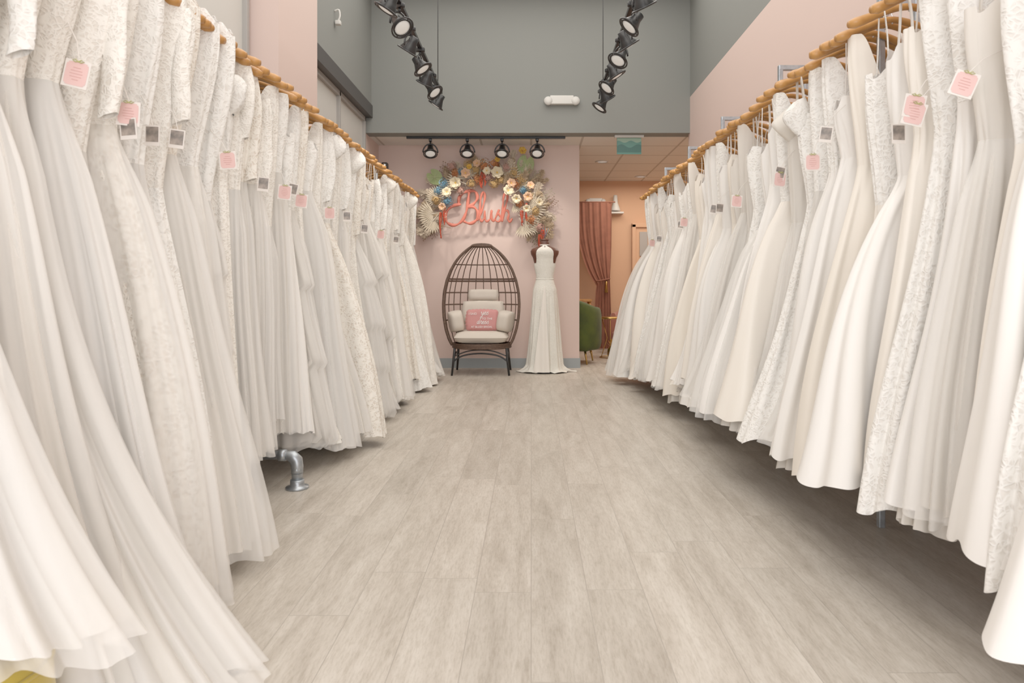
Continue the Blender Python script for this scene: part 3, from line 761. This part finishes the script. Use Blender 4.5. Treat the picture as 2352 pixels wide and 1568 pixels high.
# ------------------------------------------------------------------ dress form with halter gown
MX,MY=0.16,8.06
e=empty('dress_form',(MX,MY,0),'brown headless mannequin torso wearing a halter gown','mannequin')
tor=[(0.09,0.80),(0.125,0.86),(0.13,0.95),(0.10,1.06),(0.092,1.10),(0.10,1.16),(0.118,1.24),(0.125,1.29),(0.140,1.35),(0.162,1.39),(0.168,1.425),(0.150,1.455),(0.095,1.475),(0.058,1.49),(0.050,1.52),(0.052,1.555)]
part('torso',lathe_mb(tor,36,sx=1.0,sy=0.62),M['skin'],e)
part('neck_cap',lathe_mb([(0.052,1.555),(0.052,1.565),(0.03,1.575),(0.01,1.58)],24,sy=0.7),M['skin'],e)
part('stand',lathe_mb([(0.16,0.0),(0.16,0.015),(0.02,0.03),(0.016,0.82)],20),M['black'],e)
g=empty('halter_wedding_dress',(MX,MY,0),'ivory halter-neck wedding gown with small train on a dress form','wedding dress')
nth=160; th=np.linspace(0,2*PI,nth,endpoint=False)
zc=[0.0,0.05,0.3,0.6,0.85,0.98,1.06,1.10,1.14]
rc=[0.225,0.21,0.185,0.165,0.150,0.138,0.112,0.103,0.105]
rows=[]
for z in np.linspace(1.11,0.0,60):
    r=float(np.interp(z,zc,rc)); am=0.015*max(0,(1.05-z))**0.9
    rr=r+am*np.sin(7*th+1.5*z)+am*0.6*np.sin(13*th+1-z)+am*0.3*np.sin(23*th+1-z)
    X=rr*np.cos(th); Y=rr*np.sin(th)*0.76; Z=np.full(nth,z)
    k=max(0,(0.10-z)/0.10)**2
    side_=np.clip(np.abs(np.cos(th)),0,1)**6
    X=X+np.sign(np.cos(th))*side_*0.13*k*(1+0.3*np.sin(4*th)); Y=Y-0.03*k*np.sin(5*th)
    Z=np.maximum(Z,0.006+0.014*np.abs(np.sin(6*th)))
    rows.append(np.stack([X,Y,Z],-1))
grid_obj('skirt',np.array(rows),F['bead'],g)
rows=[]
tz=[q[1] for q in tor]; tr=[q[0] for q in tor]
for i,t in enumerate(np.linspace(0,1,30)):
    fr=np.clip(-np.sin(th),0,1)
    ztop=1.285+0.215*sstep(fr,0.62,0.97)
    z=1.10+(ztop-1.10)*t
    r=np.interp(z,tz,tr)+0.007
    X=r*np.cos(th); Y=r*np.sin(th)*0.66
    rows.append(np.stack([X,Y,z],-1))
grid_obj('bodice',np.array(rows),F['bead'],g)
part('waistband',tube_mb([(0.106*math.cos(a),0.106*0.74*math.sin(a),1.10) for a in np.linspace(0,2*PI,32,endpoint=False)],0.005,8,closed=True),F['bead'],g)
part('neckband',tube_mb([(0.055*math.cos(a),0.055*0.68*math.sin(a),1.50) for a in np.linspace(0,2*PI,24,endpoint=False)],0.006,8,closed=True),F['bead'],g)
part('keyhole_opening',lathe_mb([(0.001,-0.030),(0.007,-0.012),(0.008,0.005),(0.003,0.025),(0.001,0.032)],12,c=(0,-0.062,1.462),sy=2.2),M['skin'],g)
rows=[]
for i in range(30):
    t=i/29; z=1.0*(1-t)+0.02; w=0.012+0.12*t
    r=float(np.interp(z,zc,rc))
    xs=np.linspace(-w,w*0.4,16)
    Y=-(r*0.76)*np.sqrt(np.clip(1-(xs/(r+0.06))**2,0,1))-0.022-0.008*t+0.004*np.sin(xs*70)
    rows.append(np.stack([xs,Y,np.full(16,z)],-1))
grid_obj('front_panel',np.array(rows),F['satin_a'],g,closed=False)

# ------------------------------------------------------------------ floral arch
SW=186.0
def wx(px): return (px-1220)/SW
def wz(py): return 1+(660-py)/SW
WY=8.50
fa=empty('floral_arch',(-0.55,WY,1.8),'arch of dried pampas, palm fans and blossoms on pink wall','flower arrangement')
def fm(c,name,rough=0.7,c2=None): return mat(name,c,rough,bump=(80,0.1),var=(12,c2) if c2 else None)
FM={'cream':fm((0.62,0.52,0.35),'cream_petals'),'peach':fm((0.58,0.32,0.18),'peach_petals',c2=(0.64,0.42,0.27)),'yellow':fm((0.60,0.35,0.05),'yellow_petals'),'blue':fm((0.11,0.24,0.34),'blue_hydrangea',c2=(0.20,0.34,0.42)),
'rust':fm((0.42,0.14,0.05),'rust_blossom',c2=(0.52,0.22,0.08)),'tan':fm((0.48,0.30,0.12),'ochre_blossom',c2=(0.57,0.38,0.16)),'green':fm((0.27,0.34,0.14),'green_leaf',c2=(0.36,0.43,0.20)),'vein':fm((0.46,0.50,0.28),'leaf_vein'),
'palm':fm((0.66,0.58,0.46),'bleached_palm'),'pampas':fm((0.56,0.42,0.28),'pampas_plume',0.95,c2=(0.43,0.31,0.19)),'pampas2':fm((0.66,0.55,0.42),'pale_pampas',0.95),'red':fm((0.48,0.055,0.02),'red_amaranth'),'twig':fm((0.24,0.14,0.08),'dried_twig'),'sage':fm((0.38,0.34,0.23),'sage_foliage'),'pinkf':fm((0.52,0.30,0.24),'dusty_pink_blossom')}
def fpart(name,mb,mats,px,py,dep=0.1,rot=(0,0,0),sm=True):
    return part(name,mb,mats,fa,smooth=sm,loc=(wx(px)+0.55,-dep,wz(py)-1.8),rot=rot)
def petal(L,W,cup,n=6):
    v=[];f=[]
    for i in range(n+1):
        t=i/n; w=W*math.sin(PI*min(0.96,(0.12+0.80*t)))**0.7
        for j in range(5):
            s=-1+j/2; v.append((s*w/2, -cup*math.sin(t*1.5)+0.10*W*s*s, t*L))
    for i in range(n):
        for j in range(4): f.append((i*5+j,i*5+j+1,(i+1)*5+j+1,(i+1)*5+j))
    mb=MB(); mb.add(v,f); return mb
def flower(r,np_,cup,mi=0):
    mb=MB()
    for layer in range(2):
        for k in range(np_):
            mb.merge(petal(r*(1-0.2*layer),r*0.95,cup*(1+0.5*layer)),Matrix.Rotation(2*PI*k/np_+layer*PI/np_,4,'Y'),mi)
    c=lathe_mb([(0.16*r,0),(0.20*r,0.05*r),(0.15*r,0.16*r),(0.03*r,0.20*r)],12); c.xf(Matrix.Rotation(PI/2,4,'X')); mb.merge(c,None,1)
    return mb
def cluster(r,n=110,fr=0.010):
    mb=MB()
    for k in range(n):
        z=1-2*(k+.5)/n; a=k*2.39996; q=math.sqrt(1-z*z); d=Vector((q*math.cos(a),q*math.sin(a)*0.7,z))
        if d.y>0.35: continue
        rr=r*random.uniform(0.6,1.45); c=d*rr
        rm=d.to_track_quat('-Y','Z').to_matrix().to_4x4()
        v=[];f=[]
        for j in range(4):
            an=j*PI/2+k
            c0,s0=math.cos(an),math.sin(an); c1,s1=math.cos(an+0.6),math.sin(an+0.6); c2,s2=math.cos(an-0.6),math.sin(an-0.6)
            o=len(v); v+=[(0,0,0),(c1*fr,-0.003,s1*fr),(c0*fr*1.5,0.002,s0*fr*1.5),(c2*fr,-0.003,s2*fr)]; f.append((o,o+1,o+2,o+3))
        t=MB(); t.add(v,f); mb.merge(t,Matrix.Translation(c)@rm)
    core=lathe_mb([(0.05*r,-0.6*r),(0.45*r,-0.4*r),(0.6*r,0),(0.45*r,0.4*r),(0.05*r,0.6*r)],12,sy=0.6); mb.merge(core); return mb
def plume(L,W,n=190):
    mb=MB(); v=[];f=[]
    for k in range(n):
        t=random.random()**0.8; base=Vector((0,0,L*(0.12+0.82*t))); a=random.uniform(0,2*PI)
        ln=W*(0.5+0.8*math.sin(PI*min(1,t*0.9+0.1)))*random.uniform(0.6,1.1)
        d=Vector((math.cos(a)*0.75,math.sin(a)*0.45,0.9)).normalized()*ln; w=0.0028
        s=Vector((-math.sin(a),0,math.cos(a)))*w; o=len(v)
        tip=base+d-Vector((0,0,ln*0.2)); mid=base+d*0.55
        v+=[base-s,base+s,mid+s*1.4,mid-s*1.4,tip]; f+= [(o,o+1,o+2,o+3),(o+3,o+2,o+4)]
    mb.add(v,f); mb.merge(tube_mb([(0,0,-0.05),(0,0,L)],[0.004,0.0015],5)); return mb
def palmfan(r,n=13,spread=2.2):
    mb=MB()
    for k in range(n):
        a=-spread/2+spread*k/(n-1); L=r*(1-0.12*abs(a))
        v=[(0,0,0.1*r),(0.07*r,-0.012,0.6*L),(0,-0.004,L),(-0.07*r,-0.012,0.6*L),(0,0.006,0.6*L)]
        t=MB(); t.add(v,[(0,1,4),(0,4,3),(4,1,2),(3,4,2)]); mb.merge(t,Matrix.Rotation(a,4,'Y'))
    mb.merge(tube_mb([(0,0,0.15*r),(0,0,-0.4*r)],0.005,5)); return mb
def heartleaf(r):
    v=[(0,0,0)];n=36
    for k in range(n):
        a=2*PI*k/n; da=min(a,2*PI-a)
        rad=r*(0.80+0.25*math.exp(-((da-PI)/0.35)**2)-0.45*math.exp(-(da/0.22)**2))
        v.append((rad*math.sin(a)*0.85,-0.015*math.cos(2*a),rad*math.cos(a)))
    f=[(0,1+k,1+(k+1)%n) for k in range(n)]
    mb=MB(); mb.add(v,f,0)
    for a in (0.9,1.6,2.4,PI,-2.4,-1.6,-0.9):
        mb.merge(tube_mb([(0,-0.006,0),(math.sin(a)*r*0.6,-0.02,math.cos(a)*r*0.7)],[0.003,0.0015],4),None,1)
    return mb
def amaranth(L):
    mb=MB()
    for s in range(4):
        x0=random.uniform(-0.015,0.015); pts=[];r=[]
        LL=L*random.uniform(0.7,1)
        for i in range(22):
            t=i/21; pts.append((x0+0.008*math.sin(t*6+s),-0.01*s,-LL*t)); r.append(0.003+0.0035*abs(math.sin(i*1.9)))
        mb.merge(tube_mb(pts,r,6))
    return mb
def twig(L,n=12):
    mb=tube_mb(catmull([(0,0,0),(0.02,0,L*0.5),(0,0,L)],4),[0.0025]*9,4)
    for k in range(n):
        t=0.3+0.7*k/n; q=1 if k%2 else -1; p0=(0.02*math.sin(PI*t),0,L*t); p1=(p0[0]+q*0.04,random.uniform(-.02,.02),L*t+0.03)
        mb.merge(tube_mb([p0,p1],0.0016,4))
        mb.merge(lathe_mb([(0.002,-0.008),(0.006,0),(0.002,0.008)],6,c=p1))
    return mb
R=random.Random(5)
def arc(t,off=0):
    a=math.radians(205-(235*t)); cx,cy=1117,492
    return cx+(122+off)*math.cos(a)*1.0, cy-(92+off)*math.sin(a), a
for k in range(84):
    t=R.uniform(0,1); x,y,a=arc(t,R.uniform(-26,10))
    fpart('pampas_plume',plume(R.uniform(0.15,0.27),R.uniform(0.05,0.085)),FM['pampas'] if k%2 else FM['pampas2'],x,y,R.uniform(0.04,0.17),(R.uniform(-0.2,0.35),PI/2-a+R.uniform(-0.8,0.8),0))
for (x,y,rt,L,W) in [(1240,500,2.6,0.30,0.08),(1235,495,3.0,0.32,0.08),(1222,500,3.3,0.3,0.07),(1240,480,2.2,0.24,0.07),(995,470,-2.0,0.18,0.06),(995,450,-1.3,0.18,0.06),(1175,378,0.2,0.17,0.07),(1160,374,-0.2,0.18,0.07),(1245,515,2.9,0.28,0.06),(1005,430,-0.9,0.18,0.06)]:
    fpart('pampas_plume',plume(L,W,220),FM['pampas'] if y>480 else FM['pampas2'],x,y,0.10,(0.1,rt,0))
for k in range(16):
    t=R.uniform(0,1); x,y,a=arc(t,R.uniform(-8,3))
    fpart('dried_twig',twig(R.uniform(0.16,0.27)),FM['twig'] if k%2 else FM['sage'],x,y,R.uniform(0.05,0.12),(0.15,PI/2-a+R.uniform(-0.6,0.6),0))
for (x,y,r,rt) in [(1000,492,0.22,-1.7),(1000,505,0.20,-2.5),(1205,500,0.20,1.9),(1215,480,0.23,1.3),(1200,515,0.20,2.6),(1085,412,0.20,-0.5),(1060,420,0.19,-1.2),(1040,440,0.18,-1.6),(1105,395,0.17,0.2),(1165,410,0.20,0.4),(1190,440,0.19,1.0),(1180,470,0.14,2.2),(1010,455,0.17,-1.3),(1215,515,0.17,2.2),(1075,405,0.16,0.6)]:
    fpart('palm_fan',palmfan(r),FM['palm'],x,y,0.17,(0.15,rt,0),False)
for (x,y,r,rt) in [(1207,380,0.155,0.3),(1000,408,0.13,-0.8)]:
    fpart('broad_leaf',heartleaf(r),[FM['green'],FM['vein']],x,y,0.14,(0.1,rt,0),False)
for (x,y,r,c) in [(1022,425,0.055,'blue'),(1030,465,0.055,'blue'),(1010,440,0.045,'blue'),(1203,440,0.04,'blue'),(1062,398,0.035,'blue'),(1115,385,0.07,'rust'),(1095,392,0.055,'tan'),(1138,381,0.055,'rust'),(1182,400,0.055,'tan'),(1200,415,0.06,'tan'),(1222,508,0.06,'rust'),(1232,488,0.05,'tan'),(1078,383,0.05,'tan'),(1048,402,0.05,'rust'),(1005,462,0.045,'tan'),(1215,452,0.05,'tan'),(1165,388,0.05,'pinkf'),(1240,525,0.045,'pinkf'),(1122,410,0.055,'pinkf'),(1185,425,0.055,'rust'),(1040,385,0.045,'pinkf'),(1150,415,0.05,'tan'),(1195,470,0.045,'rust'),(1100,415,0.05,'rust'),(1135,425,0.045,'tan'),(1085,425,0.045,'tan'),(1060,440,0.04,'pinkf')]:
    fpart('flower_cluster',cluster(r),FM[c],x,y,0.18,(0,0,R.uniform(0,1)),False)
for (x,y,r,c,rz) in [(1143,401,0.075,'cream',0),(1168,442,0.07,'cream',0.2),(1050,424,0.075,'cream',-0.2),(1187,460,0.06,'cream',0.1),(1212,455,0.06,'peach',0.3),(1238,468,0.05,'cream',0.4),(1072,402,0.06,'peach',0),(1030,445,0.06,'cream',-0.3),(1120,397,0.05,'cream',0),(1200,352,0.05,'yellow',0.1),(1080,388,0.035,'yellow',0),(1210,482,0.05,'cream',0.2),(1144,371,0.035,'yellow',0),(1175,425,0.06,'peach',0.2),(1020,478,0.05,'peach',-0.3),(1098,380,0.05,'peach',-0.3),(1218,430,0.05,'peach',0.3)]:
    fpart('blossom',flower(r,6,0.4*r),[FM[c],FM['rust'] if c=='yellow' else FM['yellow']],x,y,0.22,(R.uniform(-0.3,0.3),R.uniform(0,1),rz))
for (x,y,L) in [(1017,490,0.36),(1022,475,0.25),(1108,400,0.20),(1114,402,0.16),(1200,486,0.2),(1210,470,0.22),(1245,530,0.28),(1238,540,0.2)]:
    fpart('hanging_amaranth',amaranth(L),FM['red'],x,y,0.2)
for k in range(8):
    x=R.choice([R.uniform(985,1010),R.uniform(1215,1250)]); y=R.uniform(500,530)
    fpart('trailing_stem',twig(R.uniform(0.2,0.3),6),FM['sage'] if k%2 else FM['twig'],x,y,0.08,(0.1,PI+R.uniform(-0.35,0.35),0))
fe=MB()
for k in range(7): fe.merge(tube_mb([(0,0,0),(0.05*(k-3)/3,-0.01,0.12)],[0.006,0.002],5),None,k%2)
fpart('dyed_feathers',fe,[FM['blue'],FM['red']],1250,548,0.2)

se=empty('script_sign',(wx(1100),WY-0.02,wz(480)),'coral cursive lettered sign mounted on the pink wall','sign')
S=[([(1064,470),(1044,474),(1029,490),(1031,510),(1048,518),(1066,508),(1076,486),(1080,460),(1082,442)],1.0),
([(1058,470),(1061,452),(1078,440),(1096,441),(1101,456),(1091,470),(1077,476),(1092,476),(1102,488),(1099,505),(1085,514),(1070,509)],1.0),
([(1101,508),(1111,485),(1118,456),(1116,442),(1110,450),(1107,475),(1107,500),(1111,509),(1117,502)],0.75),
([(1118,484),(1118,500),(1122,509),(1130,503),(1134,484),(1134,502),(1138,509),(1142,503)],0.7),
([(1142,503),(1151,482),(1149,490),(1154,500),(1151,509),(1143,508)],0.7),
([(1156,505),(1164,480),(1170,456),(1167,443),(1161,453),(1159,480),(1157,510),(1162,490),(1169,484),(1173,492),(1171,504),(1175,510),(1181,502)],0.75)]
mbs=MB()
for st,kw in S:
    pts=catmull([((q[0]-1104)/SW,0,-(q[1]-480)/SW*1.0) for q in st],6); n=len(pts)
    r=[kw*(0.011+0.010*abs(math.sin(i*0.35))) for i in range(n)]
    mbs.merge(tube_mb(pts,r,8,flat=0.5,up=(0,1,0)),Matrix.Translation((0,-0.09,0)))
part('lettering',mbs,M['coral'],se)
so=MB()
for (x,y) in ((1040,512),(1090,478),(1110,505),(1160,460)): so.merge(tube_mb([((x-1100)/SW,-0.09,-(y-480)/SW),((x-1100)/SW,0.02,-(y-480)/SW)],0.004,6))
part('standoff_pins',so,M['chrome'],se)

# ------------------------------------------------------------------ back room
ce=empty('curtain',(1.05,10.95,0),'rust velvet curtain gathered with a tieback','curtain')
def curtain_rows(z):
    if z>1.14:
        t=(2.36-z)/(2.36-1.14); l=-0.32+0.32*t**3.2; r=0.24-0.03*t**3
    else:
        t=(1.14-z)/1.14; l=0.0-0.05*t**0.7; r=0.21+0.03*t**0.7
    return l,r
rows=[]
n=130
for z in np.linspace(2.36,0.02,60):
    l,r=curtain_rows(z); s=np.linspace(0,1,n); X=l+(r-l)*s
    Y=0.007*np.sin(s*2*PI*5+0.9*math.sin(z*2.3)+4*s*s)+0.003*np.sin(s*61+3*z)+0.02*np.sin(s*4+z)
    drop=0.30*(1-s)**2*np.exp(-((z-1.14)/0.35)**2) if z>1.14 else 0.30*(1-s)**2*math.exp(-((1.14-z)/0.15)**2)
    rows.append(np.stack([X,Y,np.full(n,z)-drop*0.35],-1))
grid_obj('curtain_cloth',np.array(rows),M['curtain'],ce,closed=False)
part('tieback',tube_mb([(0.105+0.105*math.cos(a),0.04*math.sin(a),1.12+0.02*math.cos(a)) for a in np.linspace(0,2*PI,20,endpoint=False)],0.012,8,closed=True),M['curtain'],ce)
part('curtain_rod',tube_mb([(-0.45,0,2.37),(0.3,0,2.37)],0.010,8),M['curtain'],ce)
part('tassel',lathe_mb([(0.008,1.10),(0.02,1.08),(0.016,1.05),(0.028,0.92)],12,c=(0.15,-0.05,0)),M['gold'],ce)
def armchair(loc,rot,m,label,sc=1,zt=0.70,th_=0.055,rise=0.18):
    e=empty('armchair',loc,label,'armchair',rot=(0,0,rot)); e.scale=(sc,)*3
    n=33; P=[]
    for i in range(n):
        a=-0.15*PI+1.3*PI*i/(n-1); hgt=zt+rise*math.sin(max(0,min(PI,(a))))**2
        x=0.36*math.cos(a); y=0.33*math.sin(a)
        col=[]
        for j in range(16):
            b=2*PI*j/16; cr=math.cos(b); sr=math.sin(b)
            rr=th_*math.copysign(abs(cr)**0.7,cr); zc_=(hgt+0.18)/2+ (hgt-0.18)/2*math.copysign(abs(sr)**0.45,sr)
            col.append(((1+rr/0.36)*x,(1+rr/0.33)*y,zc_))
        P.append(col)
    grid_obj('back',np.array(P),m,e)
    for q in (P[0],P[-1]):
        mb=MB(); mb.add(q,[tuple(range(16))]); part('arm_end',mb,m,e)
    part('seat',pillow_mb(0.60,0.60,0.20,16,sq=0.3).xf(Matrix.Translation((0,-0.03,0.36))@Matrix.Rotation(PI/2,4,'X')),m,e)
    part('seat_frame',box_mb((0,-0.02,0.23),(0.58,0.58,0.12),0.03,3),m,e)
    for sx in(1,-1):
        for sy in (1,-1):
            part('leg',tube_mb([(sx*0.24,sy*0.22,0.18),(sx*0.27,sy*0.25,0.0)],[0.015,0.010],10),M['gold'],e)
armchair((0.52,9.15,0),2.9,M['velvetgreen'],'green velvet barrel armchair with slim brass legs',zt=0.74,th_=0.065,rise=0.12)
armchair((1.55,10.3,0),-0.5,M['velvetpink'],'dusty rose velvet armchair near the curtain',0.88)
e=empty('side_table',(1.13,9.75,0),'slim round brass side table with thin wire legs','side table')
part('table_top',lathe_mb([(0.16,0.555),(0.165,0.56),(0.165,0.575),(0.16,0.58)],28),M['gold'],e)
for k in range(3):
    a=2*PI*k/3+0.4; part('leg',tube_mb([(0.14*math.cos(a),0.14*math.sin(a),0.56),(0.05*math.cos(a),0.05*math.sin(a),0.28),(0.15*math.cos(a),0.15*math.sin(a),0.0)],0.006,8),M['gold'],e)
part('base_ring',tube_mb([(0.15*math.cos(a),0.15*math.sin(a),0.008) for a in np.linspace(0,2*PI,28,endpoint=False)],0.006,8,closed=True),M['gold'],e)
e=empty('brass_pineapple',(1.075,9.05,0),'brass pineapple ornament standing on the floor','ornament')
part('body',lathe_mb([(0.075,0.0),(0.075,0.012),(0.03,0.02),(0.03,0.04),(0.055,0.07),(0.068,0.12),(0.062,0.18),(0.035,0.22),(0.01,0.225)],20),M['gold'],e)
mb=MB()
for k in range(14):
    a=k*2.4; t=k/14; mb.merge(petal(0.10,0.028,0.02),Matrix.Translation((0,0,0.20+0.02*t))@Matrix.Rotation(a,4,'Z')@Matrix.Rotation(0.75*(1-t),4,'X'))
part('leaf_crown',mb,M['gold'],e)
e=empty('wall_lamp',(1.39,11.36,2.30),'white conical wall lamp with a small shelf on the peach wall','wall lamp')
part('lamp_shade',lathe_mb([(0.03,0.22),(0.04,0.1),(0.08,-0.02),(0.085,-0.04)],20,c=(0,-0.10,0)),M['whiteplastic'],e)
part('shelf',box_mb((0.02,-0.08,-0.07),(0.22,0.16,0.03),0.005),M['whiteplastic'],e,smooth=False)
e=empty('console_table',(0.72,10.6,0),'small brown wooden console table by the curtain','console table')
part('table_top',box_mb((0,0,0.80),(0.42,0.34,0.035),0.005),M['wood'],e,smooth=False)
for sx in(1,-1):
    for sy in(1,-1): part('leg',tube_mb([(sx*0.18,sy*0.14,0.785),(sx*0.19,sy*0.15,0)],[0.018,0.012],8),M['wood'],e)
e=empty('pouf',(-1.19,1.40,0),'yellow velvet pouf standing partly under the gowns','pouf')
part('cushion_body',lathe_mb([(0.13,0.0),(0.16,0.015),(0.172,0.06),(0.177,0.13),(0.172,0.20),(0.15,0.24),(0.08,0.252),(0.01,0.255)],40),M['yellow'],e)
part('piping',tube_mb([(0.171*math.cos(a),0.171*math.sin(a),0.205) for a in np.linspace(0,2*PI,40,endpoint=False)],0.006,6,closed=True),M['yellow'],e)

# ------------------------------------------------------------------ lights
def area(name,loc,rot,sx,sy,e,col):
    l=bpy.data.lights.new(name,'AREA'); l.shape='RECTANGLE'; l.size=sx; l.size_y=sy; l.energy=e; l.color=col
    o=bpy.data.objects.new(name,l); COL.objects.link(o); o.location=loc; o.rotation_euler=rot; return o
def spot(loc,tgt,e,ang,col,blend=0.8,r=0.05):
    l=bpy.data.lights.new('spot_lamp','SPOT'); l.energy=e; l.spot_size=ang; l.spot_blend=blend; l.color=col; l.shadow_soft_size=r
    o=bpy.data.objects.new('spot_lamp',l); COL.objects.link(o); o.location=loc
    o.rotation_euler=(Vector(tgt)-Vector(loc)).to_track_quat('-Z','Y').to_euler()
area('ceiling_fill',(0,3.9,4.4),(0,0,0),3.4,7.0,190,(1,0.945,0.875))  # broad soft overhead fill, added to light the room; not an actual fixture
area('front_fill',(0.2,-1.8,1.7),(-PI/2,0,PI),4.0,3.2,92,(0.97,0.975,1.0))  # added fill behind the camera, as if from an assumed, unseen storefront
area('left_window_daylight',(-1.75,0.5,2.6),(0,-PI*0.45,PI*0.3),1.2,1.2,8,(0.5,0.76,1.0))
area('back_room_light',(1.8,9.7,2.70),(0,0,0),1.6,2.2,50,(1,0.89,0.76))
for px,tx in ((988,-1.0),(1073,-0.75),(1153,-0.4),(1234,0.1)):
    spot(((px-1220)/196.5,7.93,2.50),(tx,8.5,1.30),14,1.5,(1,0.92,0.82),r=0.03)
for y in (5.2,6.9):
    spot((-0.98,y,2.86),(-1.6,y+0.2,1.4),28,1.5,(1,0.92,0.83))
    spot((0.755,y,2.86),(1.5,y+0.2,1.4),22,1.5,(1,0.92,0.83))
w=bpy.data.worlds.new('world'); bpy.context.scene.world=w; w.use_nodes=True
w.node_tree.nodes['Background'].inputs[0].default_value=(1.0,0.97,0.945,1); w.node_tree.nodes['Background'].inputs[1].default_value=1.6
sc=bpy.context.scene
sc.view_settings.view_transform='Standard'; sc.view_settings.look='None'; sc.view_settings.exposure=-0.06; sc.view_settings.gamma=1.2
